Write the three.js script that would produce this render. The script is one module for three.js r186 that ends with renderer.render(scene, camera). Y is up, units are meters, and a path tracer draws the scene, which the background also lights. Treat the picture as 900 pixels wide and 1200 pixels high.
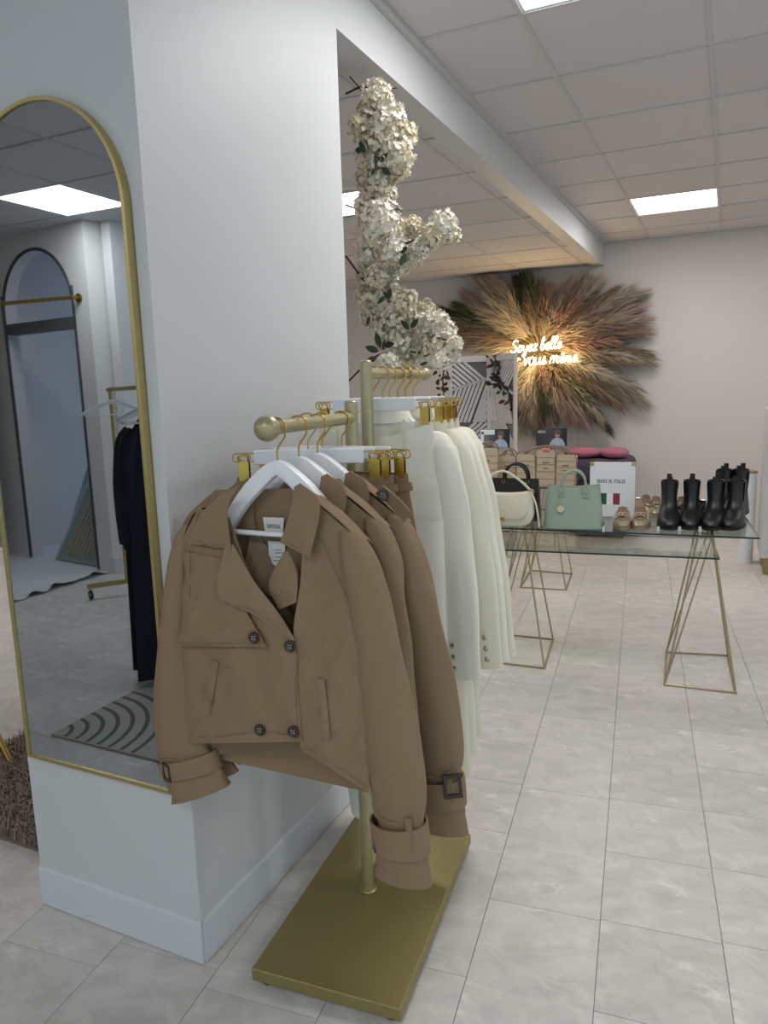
import * as THREE from 'three';
import { mergeGeometries, mergeVertices, toCreasedNormals } from 'three/addons/utils/BufferGeometryUtils.js';
import { RoundedBoxGeometry } from 'three/addons/geometries/RoundedBoxGeometry.js';
import { ImprovedNoise } from 'three/addons/math/ImprovedNoise.js';
import { RectAreaLightUniformsLib } from 'three/addons/lights/RectAreaLightUniformsLib.js';
RectAreaLightUniformsLib.init();

// ---------------------------------------------------------------- camera, sky, lights, exposure
const scene = new THREE.Scene();
const FOCAL = 854.83, EYE = 1.42;
const camera = new THREE.PerspectiveCamera(2 * Math.atan(600 / FOCAL) * 180 / Math.PI, 0.75, 0.05, 60);
camera.position.set(0, EYE, 0);
camera.rotation.order = 'YXZ';
camera.rotation.set(-0.168928, 0.441184, -0.028703);
camera.updateMatrixWorld(true);
scene.add(camera);
const renderer = new THREE.WebGLRenderer({ antialias: true });
renderer.toneMapping = THREE.LinearToneMapping;
renderer.toneMappingExposure = 1.32;
renderer.shadowMap.enabled = true;
scene.background = new THREE.Color().setRGB(0.83, 0.97, 1.27);          // even, hazy daylight outside the shop front
const PANEL_LIGHT = 10.5, PANEL_GLOW = 3.2;
const HIGH = 2.71, LOW = 2.52;                                        // the two ceiling heights
const SOFFIT_X = -1.14, FACE_Z = -1.262, COL_X = -1.134, COL_L = -1.70, COL_END = -2.16;
const BACK = -7.5, RIGHT = 3.2, LEFT = -6.2, FRONT = 4.6;
const ceilingLights = [                                               // x, z, height
  [-0.43, -2.51, HIGH], [-0.43, -6.14, HIGH], [-0.43, 1.12, HIGH],
  [1.99, -2.51, HIGH], [1.99, -6.14, HIGH], [1.99, 1.12, HIGH],
  [-2.25, -4.15, LOW], [-4.45, -4.15, LOW], [-4.10, 1.31, HIGH], [-2.25, 3.2, HIGH],
];

// ---------------------------------------------------------------- helpers
let seed = 7;
function rnd(a = 0, b = 1) { seed = (seed * 1664525 + 1013904223) >>> 0; return a + (b - a) * seed / 4294967296; }
const noiser = new ImprovedNoise();
const noise = (x, y, z = 0) => noiser.noise(x, y, z);
const fbm = (x, y, z = 0, o = 4) => { let s = 0, a = 0.5, f = 1; for (let i = 0; i < o; i++) { s += a * noise(x * f, y * f, z + i * 7.3); a *= 0.5; f *= 2.03; } return s; };
const V = (x, y, z) => new THREE.Vector3(x, y, z);
const lerp = (a, b, t) => a + (b - a) * t;
const clamp = (x, a, b) => Math.min(b, Math.max(a, x));
function ray(px, py) { return V((px - 450) / FOCAL, -(py - 600) / FOCAL, -1).applyEuler(camera.rotation); }
function onZ(px, py, z) { const d = ray(px, py); return d.multiplyScalar(z / d.z).add(camera.position); }
function onX(px, py, x) { const d = ray(px, py); return d.multiplyScalar(x / d.x).add(camera.position); }
function onY(px, py, y = 0) { const d = ray(px, py); return d.multiplyScalar((y - EYE) / d.y).add(camera.position); }
function onSurf(px, py, zf, off = 0) { let z = zf(-0.8, 0.9), p; for (let i = 0; i < 6; i++) { p = onZ(px, py, z); z = zf(p.x, p.y) + off; } return onZ(px, py, z); }

const used = {};
function numbered(n) { used[n] = (used[n] ?? -1) + 1; return used[n] ? n + '_' + String(used[n]).padStart(3, '0') : n; }
function thing(name, label, category, pos = [0, 0, 0], turn = 0, group) {
  const o = new THREE.Group(); o.name = numbered(name); o.position.set(...pos); o.rotation.y = turn;
  o.userData = { label, category }; if (group) o.userData.group = group;
  scene.add(o); o.updateMatrixWorld(true); return o;
}
function struct(name, label, pos = [0, 0, 0], turn = 0) {
  const o = thing(name, label, name.split('_')[0], pos, turn); o.userData.kind = 'structure'; return o;
}
function mg(list) {
  list = [].concat(list).filter(Boolean).map((g) => { g = g.index ? g.toNonIndexed() : g.clone(); if (!g.attributes.normal) g.computeVertexNormals(); if (!g.attributes.uv) g.setAttribute('uv', new THREE.BufferAttribute(new Float32Array(g.attributes.position.count * 2), 2)); for (const k of Object.keys(g.attributes)) if (!['position', 'normal', 'uv'].includes(k)) g.deleteAttribute(k); g.morphAttributes = {}; return g; });
  return list.length === 1 ? list[0] : mergeGeometries(list);
}
function add(parent, name, geos, mat, label) {                       // geometry in the parent's own frame
  const m = new THREE.Mesh(Array.isArray(geos) ? mg(geos) : geos, mat); m.name = name; m.castShadow = m.receiveShadow = true;
  if (label) m.userData.label = label; parent.add(m); return m;
}
function addW(parent, name, geos, mat, label) {                      // geometry in world coordinates
  const g = mg(geos); parent.updateWorldMatrix(true, false); g.applyMatrix4(parent.matrixWorld.clone().invert()); return add(parent, name, g, mat, label);
}
function copyOf(o, pos, turn, label) { const c = o.clone(); c.name = numbered(o.name.replace(/_\d+$/, '')); c.userData = { ...o.userData }; if (label) c.userData.label = label; if (pos) c.position.set(...pos); if (turn !== undefined) c.rotation.y = turn; scene.add(c); return c; }
const box = (w, h, d, x = 0, y = 0, z = 0) => { const g = new THREE.BoxGeometry(w, h, d); g.translate(x, y, z); uvBox(g); return g; };
const boxAt = (x0, x1, y0, y1, z0, z1) => box(x1 - x0, y1 - y0, z1 - z0, (x0 + x1) / 2, (y0 + y1) / 2, (z0 + z1) / 2);
const rbox = (w, h, d, r = 0.005, x = 0, y = 0, z = 0, s = 2) => { const g = new RoundedBoxGeometry(w, h, d, s, r); g.translate(x, y, z); return g; };
function uvBox(g) { const p = g.attributes.position, n = g.attributes.normal, u = g.attributes.uv; for (let i = 0; i < p.count; i++) { const ax = Math.abs(n.getX(i)), ay = Math.abs(n.getY(i)); if (ay > 0.7) u.setXY(i, p.getX(i), p.getZ(i)); else if (ax > 0.7) u.setXY(i, p.getZ(i), p.getY(i)); else u.setXY(i, p.getX(i), p.getY(i)); } }
const cyl = (r0, r1, h, x = 0, y = 0, z = 0, s = 24) => { const g = new THREE.CylinderGeometry(r1, r0, h, s); g.translate(x, y, z); return g; };
const ball = (r, x, y, z, s = 20) => { const g = new THREE.SphereGeometry(r, s, Math.round(s * 0.7)); g.translate(x, y, z); return g; };
function rod(a, b, r, s = 12) { const d = b.clone().sub(a), g = new THREE.CylinderGeometry(r, r, d.length(), s); g.applyQuaternion(new THREE.Quaternion().setFromUnitVectors(V(0, 1, 0), d.clone().normalize())); g.translate((a.x + b.x) / 2, (a.y + b.y) / 2, (a.z + b.z) / 2); return g; }
function bar(a, b, w, t, up = V(0, 0, 1)) { const d = b.clone().sub(a), y = d.clone().normalize(), x = y.clone().cross(up).normalize(), z = x.clone().cross(y); const g = new THREE.BoxGeometry(w, d.length(), t); g.applyMatrix4(new THREE.Matrix4().makeBasis(x, y, z)); g.translate((a.x + b.x) / 2, (a.y + b.y) / 2, (a.z + b.z) / 2); return g; }
function tube(pts, r, n = 24, s = 8, closed = false, kind = 'catmullrom') { return new THREE.TubeGeometry(new THREE.CatmullRomCurve3(pts, closed, kind, 0.5), n, r, s, closed); }
const lathe = (pts, s = 28) => new THREE.LatheGeometry(pts.map(([x, y]) => new THREE.Vector2(x, y)), s);
function extr(pts, depth, bevel = 0, holes = [], steps = 1) {
  const sh = pts instanceof THREE.Shape ? pts : new THREE.Shape(pts.map(([x, y]) => new THREE.Vector2(x, y)));
  for (const h of holes) sh.holes.push(new THREE.Path(h.map(([x, y]) => new THREE.Vector2(x, y))));
  return new THREE.ExtrudeGeometry(sh, { depth, steps, bevelEnabled: bevel > 0, bevelThickness: bevel, bevelSize: bevel, bevelOffset: -bevel, bevelSegments: 2, curveSegments: 20 });
}
// a sheet of cloth, leather or card with thickness: fn(u, v) -> Vector3; wrap closes it round u
function slab(nu, nv, fn, th, wrap = false) {
  const P = [], g0 = new THREE.BufferGeometry(), pos = [], idx = [], uv = []; let su = 0, sv = 0;
  for (let j = 0; j <= nv; j++) for (let i = 0; i <= nu; i++) P.push(fn(i / nu, j / nv));
  const at = (i, j) => j * (nu + 1) + i;
  for (let i = 0; i < nu; i++) su += P[at(i, nv >> 1)].distanceTo(P[at(i + 1, nv >> 1)]);
  for (let j = 0; j < nv; j++) sv += P[at(nu >> 1, j)].distanceTo(P[at(nu >> 1, j + 1)]);
  for (let j = 0; j <= nv; j++) for (let i = 0; i <= nu; i++) { const p = P[at(i, j)]; pos.push(p.x, p.y, p.z); uv.push(i / nu * su, j / nv * sv); }
  for (let j = 0; j < nv; j++) for (let i = 0; i < nu; i++) idx.push(at(i, j), at(i, j + 1), at(i + 1, j), at(i + 1, j), at(i, j + 1), at(i + 1, j + 1));
  g0.setAttribute('position', new THREE.Float32BufferAttribute(pos, 3)); g0.setIndex(idx); g0.computeVertexNormals();
  const N = g0.attributes.normal;
  if (wrap) for (let j = 0; j <= nv; j++) { const a = at(0, j), b = at(nu, j); const n = V(N.getX(a) + N.getX(b), N.getY(a) + N.getY(b), N.getZ(a) + N.getZ(b)).normalize(); N.setXYZ(a, n.x, n.y, n.z); N.setXYZ(b, n.x, n.y, n.z); }
  g0.setAttribute('uv', new THREE.Float32BufferAttribute(uv, 2));
  if (!th) return g0.toNonIndexed();
  const g1 = g0.clone(), q = g1.attributes.position, m = g1.attributes.normal, back = [];
  for (let k = 0; k < P.length; k++) { q.setXYZ(k, pos[3 * k] - N.getX(k) * th, pos[3 * k + 1] - N.getY(k) * th, pos[3 * k + 2] - N.getZ(k) * th); m.setXYZ(k, -N.getX(k), -N.getY(k), -N.getZ(k)); }
  for (let k = 0; k < idx.length; k += 3) back.push(idx[k], idx[k + 2], idx[k + 1]); g1.setIndex(back);
  const e = [], ring = [], eu = [];
  if (wrap) { for (const j of [0, nv]) { const r = []; for (let i = 0; i <= nu; i++) r.push(at(i, j)); ring.push(r); } }
  else { const r = []; for (let i = 0; i < nu; i++) r.push(at(i, 0)); for (let j = 0; j < nv; j++) r.push(at(nu, j)); for (let i = nu; i > 0; i--) r.push(at(i, nv)); for (let j = nv; j >= 0; j--) r.push(at(0, j)); ring.push(r); }
  for (const r of ring) for (let k = 0; k + 1 < r.length; k++) { const A = r[k], B = r[k + 1], f = (n) => [pos[3 * n], pos[3 * n + 1], pos[3 * n + 2]], b = (n) => [q.getX(n), q.getY(n), q.getZ(n)]; e.push(...f(A), ...b(A), ...f(B), ...f(B), ...b(A), ...b(B)); for (const n of [A, A, B, B, A, B]) eu.push(uv[2 * n], uv[2 * n + 1]); }
  const g2 = new THREE.BufferGeometry(); g2.setAttribute('position', new THREE.Float32BufferAttribute(e, 3)); g2.setAttribute('uv', new THREE.Float32BufferAttribute(eu, 2)); g2.computeVertexNormals();
  return mg([g0, g1, g2]);
}
function spline(pts) { const c = new THREE.CatmullRomCurve3(pts.map((p) => V(p[0], p[1], p[2] ?? 0)), false, 'centripetal'); return (t) => c.getPoint(clamp(t, 0, 1)); }
// a sleeve, leg or stem: rings of [x, y, z, half-width, half-depth, turn]; hollow, with thickness
function hose(rings, nu, nv, th, fold = 0) { return slab(nu, nv, hoseAt(rings, fold), th, true); }
function hoseAt(rings, fold = 0) {
  const c = spline(rings.map((r) => [r[0], r[1], r[2]])), w = spline(rings.map((r) => [r[3], r[4], r[5] ?? 0]));
  return (u, v) => {
    const p = c(v), d = c(Math.min(1, v + 0.02)).sub(c(Math.max(0, v - 0.02))).normalize(), k = w(v), a = -u * Math.PI * 2;
    const side = V(Math.cos(k.z), 0, -Math.sin(k.z)), fr = side.clone().cross(d).normalize(), s2 = d.clone().cross(fr).normalize();
    const f = fold ? 1 + fold * (noise(Math.cos(a) * 1.6, Math.sin(a) * 1.6 + v * 2, v * 5) + 0.5 * noise(Math.cos(a) * 3 + 9, v * 9, Math.sin(a) * 3)) : 1;
    return p.addScaledVector(s2, -Math.cos(a) * k.x * f).addScaledVector(fr, -Math.sin(a) * k.y * f);
  };
}
function closedLoft(rings, capA = true, capB = true) {               // rings: arrays of Vector3 of one length
  const n = rings[0].length, pos = [], idx = []; for (const r of rings) for (const p of r) pos.push(p.x, p.y, p.z);
  for (let j = 0; j + 1 < rings.length; j++) for (let i = 0; i < n; i++) { const a = j * n + i, b = j * n + (i + 1) % n, c = a + n, d = b + n; idx.push(a, c, b, b, c, d); }
  for (const [on, j, flip] of [[capA, 0, 1], [capB, rings.length - 1, 0]]) if (on) { const m = rings[j].reduce((s, p) => s.add(p), V(0, 0, 0)).divideScalar(n), k = pos.length / 3; pos.push(m.x, m.y, m.z); for (let i = 0; i < n; i++) { const a = j * n + i, b = j * n + (i + 1) % n; flip ? idx.push(k, a, b) : idx.push(k, b, a); } }
  const g = new THREE.BufferGeometry(); g.setAttribute('position', new THREE.Float32BufferAttribute(pos, 3)); g.setIndex(idx);
  return toCreasedNormals(g, 0.9);
}
// ---------------------------------------------------------------- textures and materials
function dataTex(w, h, fn, srgb, rx = 1, ry = 1) {
  const d = new Uint8Array(w * h * 4);
  for (let j = 0; j < h; j++) for (let i = 0; i < w; i++) { const c = fn(i / w, j / h, i, j), k = 4 * (j * w + i); d[k] = clamp(c[0], 0, 255); d[k + 1] = clamp(c[1], 0, 255); d[k + 2] = clamp(c[2], 0, 255); d[k + 3] = 255; }
  const t = new THREE.DataTexture(d, w, h); t.wrapS = t.wrapT = THREE.RepeatWrapping; t.magFilter = THREE.LinearFilter; t.minFilter = THREE.LinearMipmapLinearFilter; t.generateMipmaps = true;
  if (srgb) t.colorSpace = THREE.SRGBColorSpace; t.repeat.set(rx, ry); t.needsUpdate = true; return t;
}
function canvasTex(w, h, draw) { const c = document.createElement('canvas'); c.width = w; c.height = h; draw(c.getContext('2d'), w, h); const t = new THREE.CanvasTexture(c); t.colorSpace = THREE.SRGBColorSpace; return t; }
const std = (color, roughness = 0.6, more = {}) => new THREE.MeshStandardMaterial({ color, roughness, ...more });
const phy = (color, roughness = 0.6, more = {}) => new THREE.MeshPhysicalMaterial({ color, roughness, ...more });
const weave = dataTex(64, 64, (u, v, i, j) => { const t = ((i >> 1) + (j >> 1)) % 2 ? 150 : 105, n = 30 * noise(i * 0.9, j * 0.9, 3); return [t + n, t + n, t + n]; }, false, 14, 14);
const cloudBump = dataTex(128, 128, (u, v) => { const a = 2 * Math.PI, n = 128 + 110 * fbm(Math.cos(u * a) * 1.6 + 3, Math.sin(u * a) * 1.6, Math.cos(v * a) * 1.6 + Math.sin(v * a) * 1.3); return [n, n, n]; }, false, 2, 2);
const paintBump = dataTex(128, 128, (u, v, i, j) => { const n = 128 + 60 * noise(i * 0.35, j * 0.35, 1) + 40 * noise(i * 0.8, j * 0.8, 5); return [n, n, n]; }, false, 3, 3);
const M = {
  wall: std('#dcdbd9', 0.62, { bumpMap: paintBump, bumpScale: 0.0006 }),
  backWall: std('#d6d1cd', 0.75, { bumpMap: paintBump, bumpScale: 0.0006 }),
  column: std('#cdcecf', 0.5, { bumpMap: cloudBump, bumpScale: 0.0012 }),
  trim: std('#d2d4d8', 0.4),
  ceilTile: std('#d1cdce', 0.9, { bumpMap: paintBump, bumpScale: 0.0008 }),
  ceilTileB: std('#ccc8c9', 0.9, { bumpMap: paintBump, bumpScale: 0.0008 }),
  rail: std('#c6c4c3', 0.7),
  lightPanel: std('#ffffff', 0.6, { emissive: '#ffffff', emissiveIntensity: PANEL_GLOW }),
  gold: std('#bfae78', 0.38, { metalness: 0.85 }),
  goldPaint: std('#958857', 0.4, { metalness: 0.5 }),
  goldPost: std('#b0a682', 0.38, { metalness: 0.6 }),
  brass: std('#c4a656', 0.28, { metalness: 1 }),
  wire: std('#b3a384', 0.3, { metalness: 0.9 }),
  mirror: std('#b4bcc2', 0.015, { metalness: 1 }),
  white: std('#eef0f4', 0.35),
  black: std('#141416', 0.5),
  tan: std('#8d755a', 0.82, { bumpMap: weave, bumpScale: 0.0003 }),
  tanB: std('#876c52', 0.84, { bumpMap: weave, bumpScale: 0.0003 }),
  thread: std('#85705a', 0.8),
  cream: std('#efeadb', 0.85, { bumpMap: weave, bumpScale: 0.0003 }),
  creamB: std('#e8e2cd', 0.85, { bumpMap: weave, bumpScale: 0.0003 }),
  button: phy('#2c1c14', 0.25, { clearcoat: 0.5 }),
  buttonRim: phy('#4a3222', 0.3, { clearcoat: 0.5 }),
  glassClear: phy('#e8f3ee', 0.02, { transmission: 1, thickness: 0, ior: 1.5 }),
  glassEdge: phy('#2f5a4c', 0.1, { transmission: 0.2, thickness: 0 }),
};

// ---------------------------------------------------------------- the setting
// floor: vinyl tiles 0.30 wide laid 5.9 degrees off the walls
const TURN = 0.10261;
{
  const floor = struct('floor', 'pale greige stone-look floor tiles laid in staggered rows');
  add(floor, 'screed', boxAt(LEFT - 0.3, RIGHT + 0.3, -0.12, -0.006, BACK - 0.3, FRONT + 0.3), std('#a59f98', 0.9));
  const tex = [0, 1, 2, 3].map((k) => dataTex(128, 256, (u, v) => {
    const x = u * 2.4 + k * 13, y = v * 4.8, wx = fbm(x * 1.1 + 4, y * 1.1, k, 3) * 1.4;
    let t = fbm(x * 1.2 + wx, y * 2.0 + wx, k + 2, 5) * 1.0; const vein = Math.pow(clamp(1 - Math.abs(fbm(x * 1.0 + wx * 0.8, y * 2.2, k + 9, 4)) * 7, 0, 1), 3) * clamp(fbm(x * 0.9, y * 0.9, k + 20, 2) * 3, 0, 1);
    const g = 7 * noise(x * 22, y * 22, k), b = 207 + [0, -4, 3, -2][k] + t * 26 + vein * 24 + g; return [b + 2, b - 3 - t * 2, b - 8 - t * 3];
  }, true));
  const bumps = dataTex(128, 128, (u, v) => { const n = 128 + 80 * fbm(u * 20, v * 20, 2, 3); return [n, n, n]; }, false);
  const mats = tex.map((map) => std('#ffffff', 0.42, { map, bumpMap: bumps, bumpScale: 0.0005 }));
  const W = 0.2985, GAP = 0.0008, c = Math.cos(TURN), s = Math.sin(TURN);
  const geos = {}; const tileGeo = (len, half) => geos[len + '_' + half] ??= (() => { const g = extr([[-W / 2 + GAP, -len / 2 + GAP], [W / 2 - GAP, -len / 2 + GAP], [W / 2 - GAP, len / 2 - GAP], [-W / 2 + GAP, len / 2 - GAP]], 0.005, 0.0007); const p = g.attributes.position, u = g.attributes.uv; for (let i = 0; i < p.count; i++) u.setXY(i, p.getX(i) / W + 0.5, (p.getY(i) / 0.6 + 0.5) + half); g.rotateX(-Math.PI / 2); g.translate(0, -0.006, 0); return g; })();
  const list = [];
  for (let k = -26; k < 18; k++) {
    const u = -0.061 + (k + 0.5) * W; let v = -6.2 + rnd(0, 0.6);
    const anchor = { '-1': 1.444, 0: 1.746, 1: 1.757, '-2': 1.455 }[k]; if (anchor) v = anchor - 0.6 * 14;
    while (v < 8.6) {
      const len = anchor && v > 1.2 && v < 2.4 && k >= 0 ? 0.305 : (rnd() < 0.3 ? 0.303 : 0.605), vc = v + len / 2, x = u * c - vc * s, z = -u * s - vc * c; v += len;
      if (x < LEFT - 0.2 || x > RIGHT + 0.2 || z < BACK - 0.28 || z > FRONT + 0.25) continue;
      const q = V(x, 0, z).sub(camera.position).applyQuaternion(camera.quaternion.clone().invert()); const sx = 450 + FOCAL * q.x / -q.z, sy = 600 - FOCAL * q.y / -q.z;
      const inFrame = q.z < -0.2 && sx > -70 && sx < 990 && sy < 1350, inMirror = x < -1.9 && x > -5.2 && z > -0.7 && z < 1.9;
      list.push({ x, z, len, score: inFrame ? 3 / -q.z : inMirror ? 0.4 : 0, m: Math.floor(rnd(0, 4)), h: rnd() < 0.5 ? 0 : 0.5 });
    }
  }
  list.sort((a, b) => b.score - a.score);
  const rest = [];
  list.forEach((t, i) => {
    const g = tileGeo(t.len, t.h);
    if (i < 290 && t.score > 0) { const m = add(floor, 'tile', g, mats[t.m]); m.position.set(t.x, 0, t.z); m.rotation.y = TURN; }
    else { const h = g.clone(); h.rotateY(TURN); h.translate(t.x, 0, t.z); rest.push(h); }
  });
  const r = add(floor, 'far_tiles', rest, mats[0]); r.userData.kind = 'stuff';
}
// ceilings of square lay-in tiles on thin rails
function tiledCeiling(name, label, x0, x1, z0, z1, y, gx, gz, skip) {
  const P = 0.603, c = struct(name, label, [0, 0, 0]); const g = box(P - 0.012, 0.016, P - 0.012, 0, 0, 0), gb = mg([g]);
  add(c, 'slab', boxAt(x0, x1, y + 0.03, y + 0.12, z0, z1), M.wall);
  const rails = [];
  const xs = [x0], zs = [z0];
  for (let x = gx - Math.floor((gx - x0) / P) * P; x < x1 - 0.02; x += P) if (x > x0 + 0.02) xs.push(x);
  for (let z = gz - Math.floor((gz - z0) / P) * P; z < z1 - 0.02; z += P) if (z > z0 + 0.02) zs.push(z);
  xs.push(x1); zs.push(z1);
  for (const x of xs) rails.push(box(0.016, 0.016, z1 - z0, clamp(x, x0 + 0.012, x1 - 0.012), y + 0.008, (z0 + z1) / 2));
  for (const z of zs) rails.push(box(x1 - x0, 0.0156, 0.016, (x0 + x1) / 2, y + 0.0082, clamp(z, z0 + 0.012, z1 - 0.012)));
  for (const r of rails) add(c, 'rail', r, M.rail);
  for (let i = 0; i + 1 < xs.length; i++) for (let j = 0; j + 1 < zs.length; j++) {
    const w = xs[i + 1] - xs[i], d = zs[j + 1] - zs[j], cx = (xs[i] + xs[i + 1]) / 2, cz = (zs[j] + zs[j + 1]) / 2;
    if (w < 0.06 || d < 0.06) continue; if (ceilingLights.some(([lx, lz, ly]) => ly === y && Math.abs(lx - cx) < 0.32 && Math.abs(lz - cz) < 0.32)) continue;
    const full = Math.abs(w - P) < 0.01 && Math.abs(d - P) < 0.01;
    const m = add(c, 'ceiling_tile', full ? gb : box(w - 0.012, 0.016, d - 0.012), (i + j * 3) % 5 ? M.ceilTile : M.ceilTileB);
    m.position.set(cx, y + 0.0125 + rnd(0, 0.002), cz); m.rotation.set(rnd(-0.003, 0.003), 0, rnd(-0.003, 0.003));
  }
}
tiledCeiling('ceiling', 'white lay-in tile ceiling over the open shop floor', SOFFIT_X, RIGHT, BACK, FACE_Z, HIGH, -0.1285, -2.2085);
tiledCeiling('ceiling', 'white lay-in tile ceiling seen in the arched mirror', LEFT, RIGHT, FACE_Z, FRONT, HIGH, -3.798, 1.008);
tiledCeiling('ceiling', 'lowered white tile ceiling behind the column', LEFT, SOFFIT_X - 0.02, BACK, FACE_Z - 0.05, LOW, -1.319, -3.315);
for (const [x, z, y] of ceilingLights) {
  const l = thing('ceiling_light', y === LOW ? 'square led panel set in the lowered ceiling' + (x < -3 ? ' beyond the column' : ' behind the white blossom') : x < -3 ? 'square led panel shown in the arched mirror' : x < -1.5 ? 'square led panel near the shop front by the mirror side' : x > 0 ? 'square led panel in the ceiling row above the cabinet side' : z < -5 ? 'square led panel in tiled ceiling near the back wall' : z < 0 ? 'square led panel in tiled ceiling above the clothes rail' : 'square led panel in tiled ceiling close to the shop front', 'ceiling light', [x, y + 0.004, z], 0, 'led ceiling panels');
  add(l, 'frame', [box(0.595, 0.02, 0.012, 0, 0.012, 0.29), box(0.595, 0.02, 0.012, 0, 0.012, -0.29), box(0.012, 0.02, 0.57, 0.29, 0.012, 0), box(0.012, 0.02, 0.57, -0.29, 0.012, 0)], M.white);
  add(l, 'diffuser', box(0.57, 0.008, 0.57, 0, 0.012, 0), M.lightPanel);
  const r = new THREE.RectAreaLight('#fffdfb', PANEL_LIGHT, 0.57, 0.57); r.position.set(0, -0.004, 0); r.rotation.x = -Math.PI / 2; r.name = 'panel_lamp'; l.add(r);
}
// walls with thickness
function wall(name, label, geos, mat = M.wall) { const s = struct(name, label); add(s, 'panel', geos, mat); return s; }
wall('wall_back', 'plain off-white back wall', boxAt(LEFT - 0.2, RIGHT + 0.2, -0.1, HIGH + 0.2, BACK - 0.2, BACK), M.backWall);
{ // unseen side wall; its windows are added to daylight the column and floor
  const s = struct('wall_right', 'white side wall with a wide window opening added for daylight'), z0 = -1.6, z1 = 3.6, y0 = 0.3, y1 = 2.5;
  add(s, 'panel', [boxAt(RIGHT, RIGHT + 0.2, -0.1, HIGH + 0.2, BACK, z0), boxAt(RIGHT, RIGHT + 0.2, -0.1, HIGH + 0.2, z1, FRONT + 0.2), boxAt(RIGHT, RIGHT + 0.2, -0.1, y0, z0, z1), boxAt(RIGHT, RIGHT + 0.2, y1, HIGH + 0.2, z0, z1)], M.wall);
  for (let k = 0; k < 2; k++) {
    const W = (z1 - z0) / 2, Hh = y1 - y0, w = struct('window_' + (k + 4), 'large added side window pane in a dark frame', [RIGHT + 0.1, y0, z0 + W * (k + 0.5)], Math.PI / 2);
    add(w, 'window_frame', [box(0.06, Hh, 0.06, -W / 2 + 0.03, Hh / 2, 0), box(0.06, Hh, 0.06, W / 2 - 0.03, Hh / 2, 0), box(W, 0.06, 0.06, 0, 0.03, 0), box(W, 0.06, 0.06, 0, Hh - 0.03, 0)], std('#3a3d40', 0.5));
    add(w, 'pane', box(W - 0.12, Hh - 0.12, 0.008, 0, Hh / 2, 0), M.glassClear);
  }
}
wall('wall_left', 'plain white side wall beyond the column', boxAt(LEFT - 0.2, LEFT, -0.1, HIGH + 0.2, BACK, 2.0));
{ // soffit: step between the two ceilings
  const s = struct('trim_1', 'white vertical step between the two ceiling heights');
  add(s, 'face', [boxAt(SOFFIT_X - 0.1, SOFFIT_X, LOW - 0.012, HIGH + 0.02, BACK, FACE_Z - 0.021), boxAt(LEFT, COL_L - 0.001, LOW, HIGH + 0.02, FACE_Z - 0.1, FACE_Z - 0.004)], M.column);
  add(s, 'edge_bead', [boxAt(SOFFIT_X - 0.004, SOFFIT_X + 0.02, HIGH - 0.024, HIGH, BACK, FACE_Z - 0.021)], M.rail);
}
{ // shop front with windows
  const s = struct('wall_front', 'shop front wall with large window openings'), x0 = -3.1, x1 = 3.0, y0 = 0.3, y1 = 2.5;
  add(s, 'panel', [boxAt(-3.4, x0, -0.1, HIGH + 0.2, FRONT, FRONT + 0.2), boxAt(x1, RIGHT + 0.2, -0.1, HIGH + 0.2, FRONT, FRONT + 0.2), boxAt(x0, x1, -0.1, y0, FRONT, FRONT + 0.2), boxAt(x0, x1, y1, HIGH + 0.2, FRONT, FRONT + 0.2)], M.wall);
  for (let k = 0; k < 3; k++) {
    const a = x0 + (x1 - x0) * k / 3, b = x0 + (x1 - x0) * (k + 1) / 3, w = struct('window_' + (k + 1), 'large shop window pane in a dark frame', [(a + b) / 2, y0, FRONT + 0.1]), W = b - a, Hh = y1 - y0;
    add(w, 'window_frame', [box(0.06, Hh, 0.06, -W / 2 + 0.03, Hh / 2, 0), box(0.06, Hh, 0.06, W / 2 - 0.03, Hh / 2, 0), box(W, 0.06, 0.06, 0, 0.03, 0), box(W, 0.06, 0.06, 0, Hh - 0.03, 0)], std('#3a3d40', 0.5));
    add(w, 'pane', box(W - 0.12, Hh - 0.12, 0.008, 0, Hh / 2, 0), M.glassClear);
  }
}
{ // white column that carries the arched mirror
  const s = struct('wall_column', 'white boxed column with the arched mirror on its face', [(COL_L + COL_X) / 2, 0, (FACE_Z + COL_END) / 2]);
  addW(s, 'body', [boxAt(COL_L, COL_X, 0, HIGH, FACE_Z - 0.02, FACE_Z), boxAt(COL_L, COL_X, 0, LOW, COL_END, FACE_Z - 0.02)], M.column);
  addW(s, 'corner_bead', [boxAt(COL_X - 0.012, COL_X + 0.0025, 0.12, LOW, FACE_Z - 0.012, FACE_Z + 0.0025), boxAt(COL_X - 0.03, COL_X - 0.012, 0.12, LOW, FACE_Z, FACE_Z + 0.0018)], M.column);
  const b = struct('baseboard_column', 'white painted skirting boards round the column foot', [(COL_L + COL_X) / 2, 0, (FACE_Z + COL_END) / 2]);
  const prof = (w) => { const g = extr([[0, 0.003], [0.006, 0.003], [0.006, 0.112], [0.004, 0.118], [0, 0.12]], w); return g; };
  const f = prof(COL_X - COL_L + 0.004); f.rotateY(-Math.PI / 2); f.translate(COL_X + 0.002, 0, FACE_Z); addW(b, 'front_board', f, M.trim);
  const r = prof(FACE_Z - COL_END - 0.004); r.translate(COL_X, 0, COL_END); addW(b, 'side_board', r, M.trim);
}
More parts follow.
